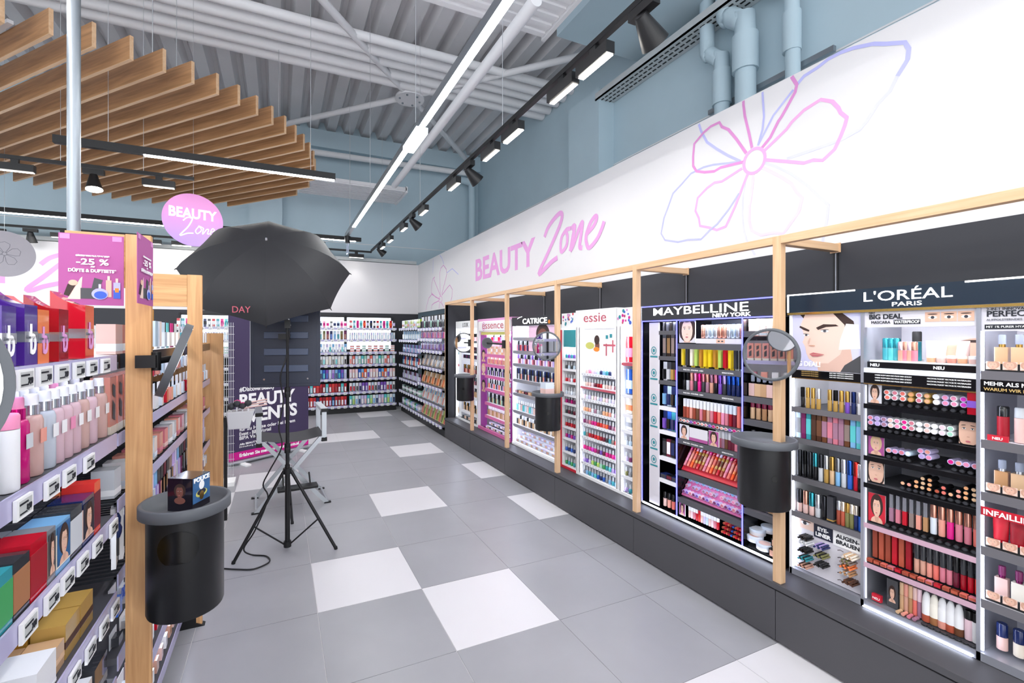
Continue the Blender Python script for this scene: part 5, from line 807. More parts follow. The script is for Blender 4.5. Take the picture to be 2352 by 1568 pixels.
for a0, a1, Q, Z, lab in ((6.5, 5.2, Q1, RZ1, 'side shelf bay in the corner'), (5.16, 3.86, Q2, RZ2, 'side shelf bay beside oak frame')):
    for r in range(7):
        ms, n, cols = Q[r]
        row(('care_carton' if ms[0][0] == 'body' else 'care_card') if Q is Q1 else 'accessory_card', 'pack', 'pack', ms, n, cols, f'{RN[r]} shelf, {lab}', f'packs on the {RN[r]} shelf, {lab}', Z[r] + .002, a0, a1, 1.53, rx=-.25 if Q is Q2 and r in (0, 1, 2, 3) else 0)
# ================================================================ perfume gondola (left)
g = thing('gondola', 'long perfume gondola with lilac price rails and oak end panel', 'shelving', (-1.45, -.5, 0))
MB().box(-1.68, -1.655, -2.6, 1.08, 0, 1.6).build('back_panel', 'white', g); MB().box(-1.66, -1.28, -2.6, 1.08, 0, .1).build('base', 'black', g)
MB().box(-1.95, -1.168, 1.08, 1.1, 0, 1.565).build('end_panel', 'oak_z', g, bevel=.002)
for y in (-.945, -2.0, .1): MB().box(-1.655, -1.63, y - .015, y + .015, .1, 1.6).build('upright', 'black', g)
def gshelf(y0, y1, z, m='shelf_grey', rail='rail_lilac', x0=-1.25):
    s = MB().box(-1.655, x0 - .004, y0, y1, z - .02, z).build('shelf', m, g); MB().box(x0 - .004, x0, y0, y1, z - .042, z + .004).build('price_rail', rail, s)
    MB().box(x0 - .04, x0 - .03, y0 + .02, y1 - .02, z - .024, z - .0205).build('led_strip', 'led_shelf', s); return s
for z in (1.485, 1.245, 1.0, .76, .5, .2): gshelf(-2.6, -.955, z, 'shelf_white' if z == 1.485 else 'shelf_grey')
def wire_shelf(y0, y1, z):
    s = MB()
    for k in range(int((y1 - y0) / .03)): s.box(-1.655, -1.255, y0 + k * .03, y0 + k * .03 + .005, z - .006, z)
    s.box(-1.262, -1.256, y0, y1, z - .012, z); s.box(-1.45, -1.444, y0, y1, z - .012, z - .006)
    o = s.build('wire_shelf', 'wire_dark', g); MB().box(-1.254, -1.25, y0, y1, z - .03, z + .008).build('price_rail', 'rail_lilac', o); return o
gshelf(-.94, 1.07, 1.487, 'shelf_white', 'black_gloss')
for z in (1.235, 1.03, .8): wire_shelf(-.94, 1.07, z)
for z in (.55, .3, .12): gshelf(-.94, 1.07, z)
# timber planks in front of the gondola with their arms
pf = []
for k, y in enumerate((-1.93, -.9, .15)):
    t = thing('oak_portal', ('oak portal at the near edge of the perfume gondola', 'tall oak portal carrying the pink posters', 'oak portal in the middle of the gondola')[k], 'post', (-1.21, y, 0), group='oak portals along the gondola')
    MB().box(-1.241, -1.173, y - .011, y + .011, 0, 1.87).build('post', 'oak_z', t, bevel=.0015); MB().box((-1.39, -1.39, -1.5)[k], -1.2415, y - .011, y + .011, 1.7, 1.868).build('arm', 'oak_x', t, bevel=.0015)
    if k == 2: MB().slab([(-1.2, y - .02, .02), (-1.2, y - .02, .1), (-1.3, y - .02, .1), (-1.34, y - .02, .0), (-1.16, y - .02, 0)], (0, .04, 0)).build('foot_bracket', 'black', t)
    pf.append(t)
def promo(t_label, pl_fn, w, h, loc):
    t = thing('promo_poster', t_label, 'poster', loc); pl = pl_fn
    a = pl.at(0, 0); MB().slab([pl.at(0, 0), pl.at(w, 0), pl.at(w, h), pl.at(0, h)], -pl.n * .0015).build('sheet', 'pink', t)
    S = lambda x, y: (x * w, y * h)
    R = lambda x0, x1, y0, y1: [S(x0, y0), S(x1, y0), S(x1, y1), S(x0, y1)]
    E = lambda x, y, rx, ry: [S(*q) for q in ell(x, y, rx, ry, 18)]
    decal('product_print', t, pl, [('skin_pale', [S(.13, .08), S(.33, .08), S(.36, .4), S(.33, .38)]), ('anthracite', R(.33, .56, .09, .24)), ('anthracite', [S(.5, .24), S(.62, .24), S(.67, .36), S(.54, .39)]), ('hair_dark', [S(.08, .14), S(.16, .12), S(.26, .28), S(.14, .29)]), ('skin', E(.22, .31, .07, .04)), ('skin', R(.72, .81, .12, .36)), ('skin_pale', R(.745, .785, .36, .42)), ('dot_blue', R(.84, .95, .1, .22)), ('print_blue', R(.84, .95, .22, .33)), ('orange', R(.865, .925, .19, .25)), ('skin_pale', R(.875, .915, .33, .39)), ('print_blue', E(.63, .16, .13, .08)), ('dot_blue', E(.64, .145, .1, .055)), ('print_blue_pale', R(.61, .65, .24, .3))], .0006)
    rot = Matrix((pl.u, pl.v, pl.n)).transposed().to_euler()
    for body, x, y, sz, wd in (('GÜLTIG VON 31.7. BIS 3.8.2023', .52, .685, .026, .52), ('-25 %', .52, .57, .12, .5), ('AUF', .52, .535, .022, .07), ('DÜFTE & DUFTSETS*', .52, .465, .06, .74)):
        text(body, sz * h, 'text_white', t, pl.at(x * w, y * h, .0035), rot, width=wd * w, off=.0006, ext=.0003)
    for x in (.02, .82): decal('tape', t, pl, [('print_pink_deep', R(x, x + .15, .92, .99))], .0008)
    return t
promo('pink sale poster taped to the arm of the tall oak portal', Plane((-1.404, -.9125, 1.642), (1, 0, 0), (0, 0, 1), (0, -1, 0)), .16, .218, (-1.32, -.9125, 1.642))
promo('pink sale poster seen edge-on beside the tall oak portal', Plane((-1.168, -1.085, 1.642), (0, 1, 0), (0, 0, 1), (1, 0, 0)), .176, .205, (-1.168, -1.0, 1.642))
pp = thing('support_pole', 'galvanised steel pole rising from the gondola to the roof', 'pole', (-1.625, -.12, 0)); MB().cyl((-1.625, -.12, 0), (-1.625, -.12, 5.92), .024, n=16).build('tube', 'galv', pp); MB().cyl((-1.625, -.12, 3.05), (-1.625, -.12, 3.2), .027, n=16).build('sleeve', 'galv', pp)
# tray bin, perfume box and mirrors at the portals
tray_bin((-1.065, -.985), 'large black tray bin with round opening on the tall oak portal', .695, .995, .125, .105, (math.radians(-93), .915, .056, .052))
tb = thing('perfume_box', 'dark blue perfume box with gold emblem on the tray bin', 'box', (-1.035, -1.02, 1.008), (0, 0, math.radians(31.0))); local(tb)
mat('box_navy', '#1A1622', .12, coat=.4); mat('box_blue', '#3E6A9C', .15, coat=.4, var=.5, vscale=30)
bb = MB().box(-.04, .04, -.04, .04, 0, .1).build('carton', 'box_navy', tb); tb.rotation_euler = (0, 0, math.radians(-28)); tb.location = (-1.055, -.995, 1.008)
pb = Plane((.0403, -.04, 0), (0, 1, 0), (0, 0, 1), (1, 0, 0)); decal('front_print', tb, pb, [('box_blue', rect(.001, .079, .02, .099)), ('yellowish', ell(.04, .045, .026, .012)), ('navy', ell(.04, .048, .02, .009)), ('white', ell(.04, .07, .012, .014)), ('gold', ell(.04, .038, .01, .014))], .0005)
text('POLICE', .019, 'text_white', tb, (.042, 0, .084), RL, width=.07, off=.0006); portrait(tb, Plane((-.038, -.0403, .02), (1, 0, 0), (0, 0, 1), (0, -1, 0)), .076, .076, 'skin_dark', 'hair_dark', 'box_navy', name='side_print', zoom=.7)
mc = Vector((-1.118, -.86, 1.466)); vd = (mc - cam_o.location).normalized(); mn = Vector((.88, -.39, -.27)); mn = (mn - vd * mn.dot(vd)).normalized()
def thick_mirror(c, n, r, label, post):
    t = thing('round_mirror', label, 'mirror', c, group='round mirrors on the oak portals'); MB().cyl(c - n * .012, c + n * .012, r, n=56).build('rim', 'grey_rim', t); MB().cyl(c + n * .0121, c + n * .013, r - .01, n=48).build('glass', 'mirror', t)
    MB().cyl(c - n * .012, Vector(post), .011, n=10).build('swivel_arm', 'black', t); q = Vector(post); MB().box(q.x - .05, q.x + .004, q.y - .03, q.y - .012, q.z - .02, q.z + .02).cyl((q.x, q.y, q.z - .03), (q.x, q.y, q.z + .03), .013, n=12).build('clamp', 'black', t)
thick_mirror(mc, mn, .128, 'round grey mirror seen edge-on beside the tall oak portal', (-1.16, -.905, 1.465))
thick_mirror(Vector((-1.2, -1.99, 1.49)), Vector((.35, -.93, .05)).normalized(), .122, 'grey mirror rim at the near edge of the perfume gondola', (-1.17, -1.93, 1.5))
# perfume bay: curved-top boxes
def k_bb():
    P = [(.03, 0), (-.03, 0), (-.03, .118)] + [(-.03 + .06 * t, .118 + .03 * t ** 2.2) for t in (.2, .4, .6, .8, 1.)]
    a = MB().slab([(-.022, y, z) for y, z in P], (.044, 0, 0)).mesh('body', 'film'); e = .0007
    return [('body', a), ('band', MB().box(-.022 - e, .022 + e, -.03 - e, .03 + e, .045, .066).mesh('band', 'metallic'))]
KB = k_bb()
for k, (y, x, s, c, l) in enumerate(((-1.512, -1.3, 1., 'purple', 'purple perfume box beside the mirror rim'), (-1.432, -1.3, 1.06, 'purple', 'purple perfume box beside the orange one'), (-1.372, -1.3, 1., 'orange', 'orange perfume box with silver band'), (-1.275, -1.3, 1.05, 'crimson', 'crimson perfume box with silver band beside the orange one'), (-1.127, -1.3, 1.2, 'red', 'large red perfume box at the end of the top shelf'), (-1.34, -1.42, 1.12, 'crimson', 'crimson perfume box behind the orange one'), (-1.2, -1.42, 1.12, 'crimson', 'crimson perfume box behind the large red one'))):
    o = put('perfume_box', KB, (x, y, 1.487), PI / 2, (c, 'silver'), l, 'perfume box', 'curved perfume boxes on the top shelf'); o.scale = (s * 1.15, s, s)
    if k < 5: text('b', .085, 'text_white' if k < 2 else 'letter_pink', o, WL.setdefault(o.name, Vector((0, 0, 0))) + Vector((.004, -.0315, .022)), RP, width=.02, off=.001); text('banani', .009, 'text_grey', o, Vector((0, -.0315, .052)), RP, width=.03)
def k_spray():
    return [('bottle', MB().lathe([(.019, 0), (.021, .004), (.021, .118), (.018, .128), (.013, .131)], n=18).mesh('bottle', 'glassy')), ('collar', MB().lathe([(.015, .131), (.015, .152)], n=16).mesh('collar', 'metallic')), ('cap', MB().lathe([(.0125, .152), (.0125, .172), (.011, .175)], n=14).mesh('cap', 'plastic')), ('paper_label', MB().box(-.013, .013, -.0222, -.0212, .07, .1).mesh('paper_label', 'satin'))]
KS = k_spray(); sc_ = [('hot_pink', 'hot_pink', 'pink', 'silver'), ('blush', 'silver', 'white', 'salmon'), ('clear', 'silver', 'white', 'white'), ('pale_pink', 'silver', 'white', 'white'), ('pale_pink', 'silver', 'white', 'pink'), ('pale_pink', 'silver', 'white', 'white'), ('blush', 'silver', 'white', 'white'), ('pale_pink', 'silver', 'white', 'white'), ('blush', 'silver', 'white', 'white')]
for k, y in enumerate((-1.45, -1.39, -1.33, -1.285, -1.235, -1.185, -1.13, -1.07, -.99)):
    put('body_spray', KS, (-1.285, y, 1.247), PI / 2, sc_[k], f'{sc_[k][0].replace("_", " ")} body spray bottle, {ORD[k]} from left, front of spray shelf', 'spray bottle', 'body sprays on the second shelf')
    if k: put('body_spray', KS, (-1.345, y + .01, 1.247), PI / 2, sc_[(k + 3) % 9], f'{sc_[(k + 3) % 9][0].replace("_", " ")} body spray bottle, {ORD[k - 1]} from left, back of spray shelf', 'spray bottle', 'body sprays on the second shelf')
put('body_spray', k_tube(.02, .15, .2, 'satin', 'plastic'), (-1.275, -1.51, 1.247), 0, ('white', 'pink'), 'white spray bottle with pink top at the edge of the spray shelf', 'spray bottle', None)
# perfume cartons, third shelf
pc = [('teal', 'green'), ('charcoal', 'caramel'), ('red', 'crimson'), ('grey', 'taupe'), ('sky_blue', 'cream'), ('charcoal', 'silver'), ('navy', 'blush'), ('scarlet', 'wine')]
ed = (-1.6, -1.53, -1.466, -1.392, -1.35, -1.272, -1.2, -1.118, -1.07)
for k in range(8):
    y = (ed[k] + ed[k + 1]) / 2; w = abs(ed[k + 1] - ed[k]) - .004; h = (.11, .112, .12, .118, .114, .118, .12, .142)[k]
    for q in range(3):
        c = pc[k] if q == 0 else (('charcoal', 'orange') if k > 3 else ('red', 'scarlet') if k < 3 else ('grey', 'taupe'))
        ms = k_carton(round(w, 3), .07, h, (.12, .8)) if q == 0 else k_carton(round(w, 3), .07, h, (.78, .9))
        put('perfume_carton', ms, (-1.292 - q * .074, y, 1.002), PI / 2, c, f'{c[0].replace("_", " ")} perfume carton, {ORD[k]} from left, {("front", "middle", "rear")[q]} rank of carton shelf', 'perfume carton', 'perfume cartons on the third shelf')
for k, bgc in ((4, 'box_blue'), (6, 'navy'), (3, 'taupe_p')):
    w = abs(ed[k + 1] - ed[k]) - .008; portrait(g, Plane((-1.2562, ed[k] + .004, 1.02), (0, 1, 0), (0, 0, 1), (1, 0, 0)), w, .09, 'skin', 'hair_dark', bgc if bgc in M else 'anthracite', name='carton_print')
# gold boxes, fourth shelf
for k, (y, x, z, h, c, l) in enumerate(((-1.225, -1.3, .762, .085, ('gold', 'cocoa'), 'gold carton with dark band'), (-1.135, -1.3, .762, .085, ('gold', 'cocoa'), 'larger gold carton with dark band'), (-1.225, -1.37, .762, .085, ('amber', 'amber'), 'plain gold carton behind the banded one'), (-1.135, -1.37, .762, .088, ('amber', 'amber'), 'plain gold carton behind the larger banded one'), (-1.3, -1.3, .762, .06, ('sand', 'beige'), 'low beige carton'), (-1.3, -1.37, .762, .055, ('sand', 'sand'), 'low beige carton further back'))):
    put('gift_carton', k_carton(.085 if k < 4 else .05, .065, h, (.3, .5)), (x, y, z), PI / 2, c, l + ' on the gold carton shelf', 'carton', 'cartons on the fourth shelf')
put('gift_carton', k_carton(.09, .1, .075, (.0, .1)), (-1.31, -1.385, .762), PI / 2, ('white', 'white'), 'large white curved carton on the gold carton shelf', 'carton', 'cartons on the fourth shelf')
for k in range(5): put('gift_carton', k_carton(.1, .08, .1, (.2, .4)), (-1.31, -1.02 - k * .12, .502), PI / 2, (('charcoal', 'grey'), ('white', 'silver'), ('grey', 'white'), ('white', 'gold'), ('navy', 'silver'))[k], f'{("charcoal", "white", "grey", "second white", "navy")[k]} carton on the low shelf below the gold cartons', 'carton', 'cartons on the low shelf')
# price tags of the perfume bay
def price_tag(y, z, val, label, w=.062, h=.04, x=-1.249):
    t = thing('price_tag', label, 'price tag', (x, y, z), (-.0, 0, 0), 'price tags of the perfume bay')
    MB().box(x, x + .006, y - w / 2, y + w / 2, z, z + h).build('holder', 'tag_white', t); MB().box(x + .006, x + .0066, y - w / 2 + .008, y + w / 2 - .006, z + .006, z + h - .005).build('display', 'tag_grey', t)
    text(val, .016, 'text_dark', t, (x + .0072, y + w * .2, z + .012), RL, width=.018, off=.0003); text('EAU DE PARFUM', .005, 'text_dark', t, (x + .0072, y - w * .12, z + h - .013), RL, width=.03)
    text('BEI UNS 30 ML', .004, 'text_dark', t, (x + .0072, y - w * .14, z + .009), RL, width=.026)
for k, (y, v) in enumerate(((-1.515, '22,99'), (-1.435, '29,99'), (-1.35, '22,99'), (-1.255, '15,99'), (-1.17, '19,99'), (-1.07, '50,99'))): price_tag(y, 1.443, v, f'price tag reading {v.replace(",", ".")}, {ORD[k]} from left under the curved boxes')
for k, y in enumerate((-1.52, -1.4, -1.31, -1.19)): price_tag(y, 1.198, ('8,99', '9,99', '7,99', '12,99')[k], f'price tag, {ORD[k]} from left under the body sprays')
for k, y in enumerate((-1.5, -1.4, -1.32, -1.23, -1.13, -1.0)): price_tag(y, .955, ('24,99', '35,99', '29,99', '19,99', '27,99', '21,99')[k], f'price tag, {ORD[k]} from left under the perfume cartons')
for k, y in enumerate((-1.28, -1.18, -1.08, -.985)): price_tag(y, .705, ('12,99', '14,99', '16,99', '9,99')[k], f'price tag, {ORD[k]} from left under the gold cartons')
# second bay: beauty tools
G = PI / 2
row('tool_carton', 'beauty tool carton', 'carton', k_carton(.06, .05, .095, (.1, .35)), 6, [('blush', 'clear'), ('salmon', 'white'), ('blush', 'white')], 'top shelf beside the tall portal', 'tool cartons on the top shelf', 1.489, -.91, -.5, -1.29, rz=G)
row('razor_pack', 'razor pack', 'pack', k_card(.06, .17, .03, .7), 2, [('orange', 'ice_blue'), ('amber', 'clear')], 'orange packs on gondola top shelf', 'orange packs on the top shelf', 1.489, -.45, -.32, -1.29, rz=G)
row('tool_pack', 'tool pack', 'pack', k_card(.06, .12, .03), 14, [('white', 'clear'), ('ice_blue', 'white'), ('turquoise', 'white'), ('magenta', 'white'), ('white', 'teal')], 'pale packs on gondola top shelf', 'pale packs on the top shelf', 1.489, -.3, 1.03, -1.29, rz=G)
row('brush_carton', 'tall windowed carton', 'carton', k_carton(.055, .05, .18, (.0, .14)), 6, [('salmon', 'cream'), ('salmon', 'ivory')], 'below tool cartons beside the portal', 'tall salmon cartons', 1.238, -.93, -.52, -1.3, rz=G)
for k in range(6): decal('window_print', g, Plane((-1.2742, -.93 + (k + .5) * .41 / 6 - .016, 1.238), (0, 1, 0), (0, 0, 1), (1, 0, 0)), [('anthracite', [(.004, .05), (.028, .04), (.028, .09), (.004, .11)]), ('anthracite', [(.004, .125), (.028, .11), (.028, .15), (.004, .16)])], .001)
for q in range(2): row('tool_card', 'hanging tool card', 'pack', k_card(.05, .11, .015), 16, [('clear', 'white'), ('white', 'clear'), ('clear', 'red'), ('white', 'salmon'), ('clear', 'ice_blue')], f'{("lower", "upper")[q]} hooks beyond the tall portal', 'hanging tool cards', 1.24 + q * .12, -.48, 1.03, -1.27 - q * .05, rz=G)
row('tool_carton', 'small case carton', 'carton', k_carton(.055, .06, .09, (.1, .3)), 20, [('silver', 'white'), ('white', 'clear'), ('salmon', 'rose'), ('rose', 'blush')], 'upper wire shelf of gondola', 'case cartons on the wire shelf', 1.033, -.92, 1.03, -1.3, rz=G)
row('file_card', 'slim file card', 'pack', k_card(.045, .17, .008), 30, [('charcoal', 'black'), ('wine', 'black'), ('charcoal', 'silver'), ('taupe', 'charcoal'), ('lilac', 'lavender'), ('lavender', 'silver'), ('sky_blue', 'lilac'), ('charcoal', 'plum')], 'lower wire shelf of gondola', 'slim file cards on the wire shelf', .803, -.72, 1.03, -1.28, rz=G)
def k_brush(): return [('pack', MB().slab([(-.03, 0, 0), (.03, 0, 0), (.026, 0, .09), (.02, 0, .15), (-.02, 0, .15), (-.026, 0, .09)], (0, -.012, 0)).mesh('pack', 'satin')), ('brush_head', MB().lathe([(.006, .085), (.011, .1), (.012, .115), (.006, .13)], (0, -.014, 0), 10).mesh('brush_head', 'satin')), ('handle', MB().cyl((0, -.014, .03), (0, -.014, .085), .004, n=8).mesh('handle', 'plastic'))]
KBR = k_brush()
for k in range(5): put('brush_pack', KBR, (-1.268 - (k % 2) * .012, -.935 + k * .035, .835 + (k % 2) * .02), G + .2, ('white', 'navy', 'charcoal'), f'white make-up brush pack, {ORD[k]} from left, hanging beside the tall portal', 'brush pack', 'brush packs on hooks')
for z, cols, nm in ((.62, [('white', 'blue'), ('clear', 'white'), ('white', 'silver')], 'lash'), (.56, [('silver', 'charcoal'), ('white', 'silver')], 'silver'), (.32, [('white', 'red'), ('white', 'clear'), ('blush', 'white')], 'gloss'), (.14, [('blush', 'nude'), ('white', 'blush'), ('silver', 'white')], 'powder')):
    row('tool_card', f'{nm} pack', 'pack', k_card(.06, .1 if z != .56 else .05, .02), 24 if z != .56 else 20, cols, f'{nm} row low on the gondola', f'{nm} packs low on the gondola', z if z != .62 else .652, -.93, 1.03, -1.28, rz=G)
text('DUO', .05, 'dot_blue', g, (-1.262, -.83, .69), RL, width=.07, off=.002, shear=.2)
# end-of-gondola brush basket on a black rail
MB().box(-1.166, -1.145, 1.09, 1.12, .2, .95).build('perforated_rail', 'black', g)
hb = thing('hanging_basket', 'white plastic basket of make-up brushes hanging on the gondola end', 'basket', (-1.06, 1.14, .86))
MB().slab([(-1.14, 1.08, .86), (-1.0, 1.08, .86), (-.965, 1.08, .99), (-1.15, 1.08, .99)], (0, .12, 0)).build('tub', 'basket', hb, bevel=.008)
for k in range(7): put('make_up_brush', K('brush_loose', lambda: [('ball', MB().lathe([(0, 0), (.02, .008), (.026, .025), (.02, .042), (0, .05)], n=12).mesh('ball', 'satin')), ('stem', MB().cyl((0, 0, 0), (0, 0, -.05), .006, n=8).mesh('stem', 'plastic'))]), (-1.12 + (k % 4) * .037, 1.1 + (k // 4) * .05, 1.0 + (k % 2) * .02), 0, ('charcoal' if k < 5 else 'hot_pink', 'white'), f'{"dark" if k < 5 else "pink"} powder brush, {ORD[k]} in the hanging basket', 'brush', 'brushes in the basket')
for k in range(3): put('make_up_brush', K('brush_long', lambda: [('handle', MB().cyl((0, 0, 0), (.16, 0, .02), .006, n=8).mesh('handle', 'plastic')), ('ferrule', MB().cyl((-.03, 0, -.004), (0, 0, 0), .009, n=8).mesh('ferrule', 'metallic'))]), (-1.04, 1.09 + k * .04, 1.01 + k * .012), .1 * k, ('blush', 'silver'), f'pale long-handled brush, {ORD[k]} leaning out of the basket', 'brush', 'long brushes in the basket')
ms_ = thing('wire_display', 'white wire mesh display standing behind the gondola end', 'display stand', (-1.3, 2.6, 0))
w_ = MB()
for k in range(12): w_.cyl((-1.45 + k * .02, 2.6, .1), (-1.45 + k * .02, 2.6, 1.68), .003, n=5)
for k in range(20): w_.cyl((-1.46, 2.6, .12 + k * .08), (-1.22, 2.6, .12 + k * .08), .003, n=5)
w_.build('mesh_grid', 'wire', ms_); MB().box(-1.46, -1.22, 2.6, 2.8, 0, .04).build('base', 'white', ms_)
# ================================================================ studio corner
S0 = Vector((-.743, .865, 0))
st = thing('light_stand', 'black tripod light stand with braced legs on the tiled floor', 'tripod', S0)
MB().cyl(S0 + Vector((0, 0, .05)), S0 + Vector((0, 0, .62)), .017, n=14).build('lower_pole', 'black', st); MB().cyl(S0 + Vector((0, 0, .62)), S0 + Vector((0, 0, 1.16)), .013, n=12).build('middle_pole', 'black', st); MB().cyl(S0 + Vector((0, 0, 1.16)), S0 + Vector((0, 0, 1.64)), .01, n=12).build('upper_pole', 'black', st)
for z in (.74, 1.14): MB().cyl(S0 + Vector((0, 0, z - .035)), S0 + Vector((0, 0, z + .035)), .021, n=14).build('clamp_collar', 'black', st); MB().cyl(S0 + Vector((0, -.04, z)), S0 + Vector((0, -.015, z)), .012, n=10).build('knob', 'black', st)
MB().cyl(S0 + Vector((0, 0, .555)), S0 + Vector((0, 0, .595)), .03, n=14).build('hub', 'black', st); MB().cyl(S0 + Vector((0, 0, .03)), S0 + Vector((0, 0, .07)), .026, n=14).build('brace_collar', 'black', st)
for fx, fy in ((-1.078, .809), (-.425, .75), (-.7, 1.352)):
    d = Vector((fx, fy, 0)) - S0; d.z = 0; n = d.normalized(); top = S0 + n * .025 + Vector((0, 0, .575)); ft = Vector((fx, fy, .012)); leg = MB().cyl(top, ft, .011, n=10).build('leg', 'black', st)
    mid = top.lerp(ft, .62); MB().cyl(S0 + n * .02 + Vector((0, 0, .05)), mid, .006, n=8).build('brace', 'black', leg); MB().cyl(ft - Vector((0, 0, .012)) + n * .004, ft + Vector((0, 0, .006)), .013, n=10).build('rubber_foot', 'black', leg)
# umbrella: eight panels, apex towards the camera and up
ax = Vector((-.04, -.705, .7)).normalized(); UC = Vector((-.87, 1.07, 2.03)); su = Vector((0, 0, 1)).cross(ax).normalized(); sv = ax.cross(su)
ut = thing('photo_umbrella', 'black studio umbrella tilted on the light stand', 'umbrella', UC)
UR, UD = .59, .28
def upt(a, t):       # t 0 apex .. 1 rim
    r = UR * math.sin(t * 1.15) / math.sin(1.15); h = UD * (math.cos(t * 1.15) - math.cos(1.15)) / (1 - math.cos(1.15))
    return UC + (su * math.cos(a) + sv * math.sin(a)) * r + ax * h
for k in range(8):
    a0, a1 = k * PI / 4 + .03, (k + 1) * PI / 4 + .03; vs = []; NI, NJ = 8, 8
    for i in range(NI + 1):
        t = i / NI
        for j in range(NJ + 1):
            s = j / NJ; p = upt(a0, t).lerp(upt(a1, t), s); q = upt(a0 + (a1 - a0) * s, t); w = 4 * s * (1 - s); b = p.lerp(q, .2 * (1 - t)); b = b - (b - UC).normalized() * (w * .012 * t * t); vs.append(b)
    fs = [(i * (NJ + 1) + j, i * (NJ + 1) + j + 1, (i + 1) * (NJ + 1) + j + 1, (i + 1) * (NJ + 1) + j) for i in range(NI) for j in range(NJ)]
    pn = MB()._add(vs, fs, 0, True).build('canopy_panel', 'umbrella', ut)
    MB().tube([upt(a0, i / 10) - ax * .006 for i in range(11)], .0035, 6).build('rib', 'black', ut); e = upt(a0, 1.); MB().cyl(e, e + (e - UC).normalized() * .012 - ax * .012, .004, .002, n=6).build('tip', 'black', ut)
ap = upt(0, 0); MB().cyl(ap - ax * .005, ap + ax * .012, .012, .007, n=12).build('apex_cap', 'chrome', ut)
MB().cyl(ap, S0 + Vector((0, 0, 1.62)) + Vector((.02, .05, 0)), .005, n=8).build('shaft', 'chrome', ut)
hd_ = Vector((S0.x, S0.y, 1.62)); MB().box(hd_.x - .02, hd_.x + .02, hd_.y - .03, hd_.y + .05, 1.6, 1.66).build('clamp_head', 'black', ut)
# text DAY near the lower edge
best = min(((k, (upt(k, .86) - Vector((-1.04, .62, 1.64))).length) for k in [i * .02 for i in range(314)]), key=lambda q: q[1])[0]
pa = upt(best, .87); nrm = (upt(best + .02, .87) - upt(best - .02, .87)).cross(upt(best, .9) - upt(best, .84)).normalized()
if nrm.dot(Vector(cam_o.location) - pa) < 0: nrm = -nrm
xx = Vector((0, 0, 1)).cross(nrm).normalized(); yy = nrm.cross(xx)
text('DAY', .06, 'text_red', ut, pa + nrm * .012, Matrix((xx, yy, nrm)).transposed().to_euler(), width=.11)
# black panel lamp on the stand
pl_ = thing('panel_light', 'black ribbed back of a flat panel lamp behind the tripod pole', 'lamp', (-.745, 1.05, 1.16), (0, 0, -.16)); local(pl_)
MB().box(-.25, .24, -.012, .012, 0, .71).build('housing', 'mirror_black', pl_, bevel=.006)
MB().box(-.225, .215, -.015, -.012, .025, .685).build('raised_back', 'mirror_black', pl_, bevel=.003)
for k in range(4): MB().box(-.155, .155, -.03, -.0149, .115 + k * .125, .165 + k * .125).build('rib', 'panel_rib_lit', pl_, bevel=.004)  # lighter rib colour paints in the light caught along the edges
MB().box(-.252, -.249, -.012, .03, 0, .71).build('diffuser_edge', 'white', pl_); MB().box(-.245, .235, .012, .03, .005, .705).build('diffuser', 'white', pl_)
for x in (-.155, .15): MB().cyl((x, -.016, .06), (x, -.011, .06), .007, n=10).build('screw', 'chrome', pl_)
MB().box(.16, .19, -.03, -.012, .56, .6).build('latch', 'black', pl_); MB().box(-.03, .03, -.185, -.012, .36, .4).build('pole_mount', 'black', pl_)
# cable from lamp along the pole to the floor
cp = [(-.73, .83, 1.58), (-.75, .84, 1.4), (-.79, .84, 1.25), (-.77, .85, 1.08), (-.8, .84, .9), (-.78, .83, .76), (-.86, .82, .6), (-.9, .84, .5), (-.87, .84, .4), (-.95, .82, .2), (-1.02, .84, .08), (-.98, .88, .012), (-.88, .82, .008), (-.86, .72, .008), (-.95, .66, .008), (-1.05, .70, .008), (-1.12, .74, .008), (-1.15, .76, .008)]
MB().tube(smooth_path(cp, 5), .005, 8).build('power_cable', 'black', label='thin black cable winding down the tripod to the floor', cat='cable')
# director chair
ch = thing('director_chair', 'folding silver director chair with dark seat behind the tripod', 'chair', (-.7, 1.93, 0), (0, 0, math.radians(3))); local(ch)
SW, SD = .27, .21
for y in (-SD, SD):
    for s in (-1, 1): MB().slab([(s * (SW + .05), y - .012, .0), (s * (SW + .005), y - .012, 0), (-s * SW, y - .012, .62), (-s * (SW - .045), y - .012, .62)], (0, .024, 0)).build('leg', 'alu', ch); MB().box(s * (SW + .03) - .03, s * (SW + .03) + .03, y - .015, y + .015, 0, .012).build('foot', 'black', ch)
    MB().cyl((0, y - .02, .3), (0, y + .02, .3), .012, n=10).build('pivot', 'chrome', ch)
for s in (-1, 1):
    for y in (-SD, SD): MB().box(s * SW - .02, s * SW + .02, y - .013, y + .013, .59, .85).build('arm_post', 'alu', ch); MB().box(s * SW - .024, s * SW + .024, y - .02, y + .02, .575, .61).build('joint', 'black', ch)
    MB().box(s * SW - .03, s * SW + .03, -SD - .04, SD + .04, .85, .875).build('armrest', 'alu', ch, bevel=.004); MB().box(s * SW - .031, s * SW + .031, -SD - .05, -SD - .02, .848, .877).build('arm_cap', 'black', ch)
    MB().cyl((s * SW, -SD - .02, .62), (s * SW, SD + .02, .62), .013, n=10).build('seat_rail', 'alu', ch); MB().cyl((s * SW * 1.08, -SD, .03), (s * SW * 1.08, SD, .03), .01, n=8).build('floor_rail', 'alu', ch)
vs = []; 
for i in range(9):
    x = -SW + 2 * SW * i / 8; z = .635 - .04 * (1 - (x / SW) ** 2)
    vs += [(x, -SD - .01, z), (x, SD + .01, z)]
MB()._add(vs, [(2 * i, 2 * i + 2, 2 * i + 3, 2 * i + 1) for i in range(8)], 0, True).build('seat', 'chair_cloth', ch)
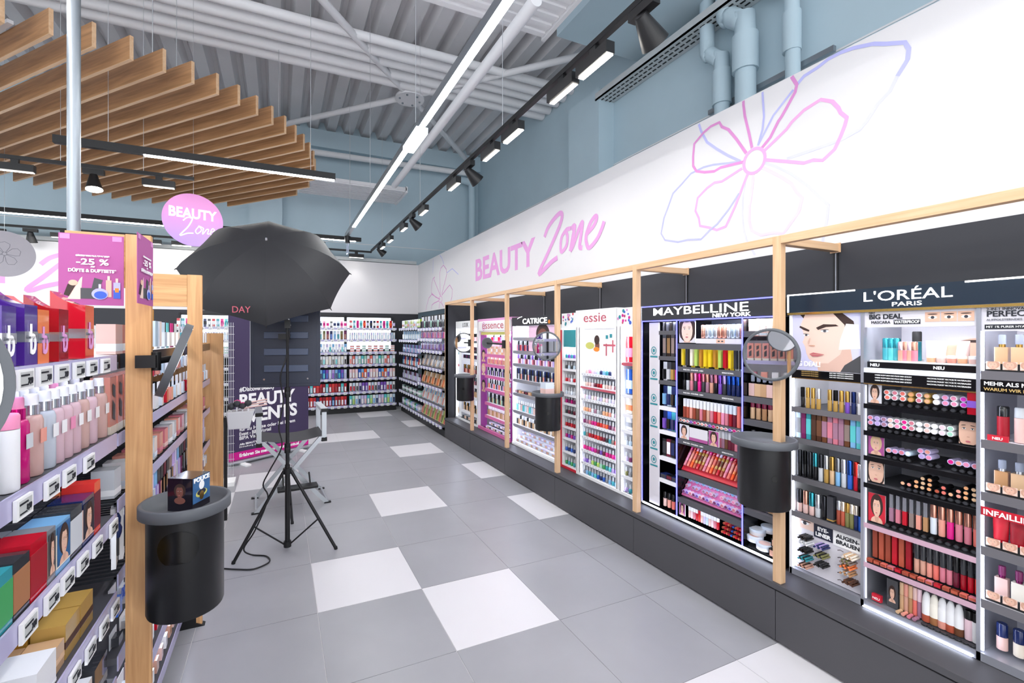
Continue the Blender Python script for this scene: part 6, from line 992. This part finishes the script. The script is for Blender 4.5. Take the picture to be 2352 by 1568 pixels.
fr_ = MB().box(-.13, .2, -SD - .16, -SD - .05, .2, .225).build('footrest', 'black', ch, bevel=.006)
for x in (-.08, .14): MB().cyl((x, -SD - .1, .21), (x, -SD + .01, .3), .007, n=8).build('footrest_arm', 'black', ch)
# roll-up banner
p0, p1 = Vector((-1.35, 3.41)), Vector((-.436, 3.975)); d = (p1 - p0).normalized(); L = (p1 - p0).length
bn_ = thing('roll_up_banner', 'dark purple roll-up banner with white lettering and pink foot stripe', 'banner', (p0.x, p0.y, 0), (0, 0, math.atan2(d.y, d.x))); local(bn_)
MB().box(0, L, -.002, .002, .05, 2.06).build('sheet', 'purple_banner', bn_); MB().box(0, L, -.004, -.002, .055, .15).build('foot_stripe', 'magenta', bn_); MB().box(-.005, L + .005, -.05, .05, .02, .05).build('cassette', 'alu', bn_, bevel=.01); MB().box(0, L, -.01, .01, 2.06, 2.09).build('top_rail', 'alu', bn_)
for x in (.15, L - .15): MB().box(x - .03, x + .03, -.18, .18, 0, .02).build('foot', 'white', bn_)
MB().slab([(L * .52, -.0035, 2.05), (L * .85, -.0035, 2.05), (L * .85, -.0035, 1.6), (L * .62, -.0035, 1.72)], (0, .001, 0)).build('photo_print', 'orange', bn_)
for body, x, z, sz, wd, of in (('#DiscoverBeauty', .13, .87, .075, .45, .002), ('BEAUTY', .13, .68, .22, .74, .008), ('EVENTS', .13, .49, .22, .77, .008), ('für zu Hause oder bei Ihrem', .13, .395, .06, .74, .001), ('Event - BIPA Vorteil', .13, .34, .06, .4, .001), ('BIPA Visagistin', .13, .29, .06, .34, .001), ('Alle BEAUTY EVENTS buchbar', .13, .225, .032, .5, .001), ('Einhaltung der Sicherheit', .13, .195, .03, .42, .0), ('Erfahren Sie mehr auf beautyevents.at', .13, .085, .055, .8, .002)):
    text(body, sz, 'text_white', bn_, (x, -.0055, z), RP, width=wd, off=of, align='LEFT')
ribbon('seal', bn_, Plane((L - .12, -.0045, .105), (1, 0, 0), (0, 0, 1), (0, -1, 0)), ell(0, 0, .035, .035, 20), .008, 'text_white', .001, True)
bpy.data.scenes.remove(TXS)
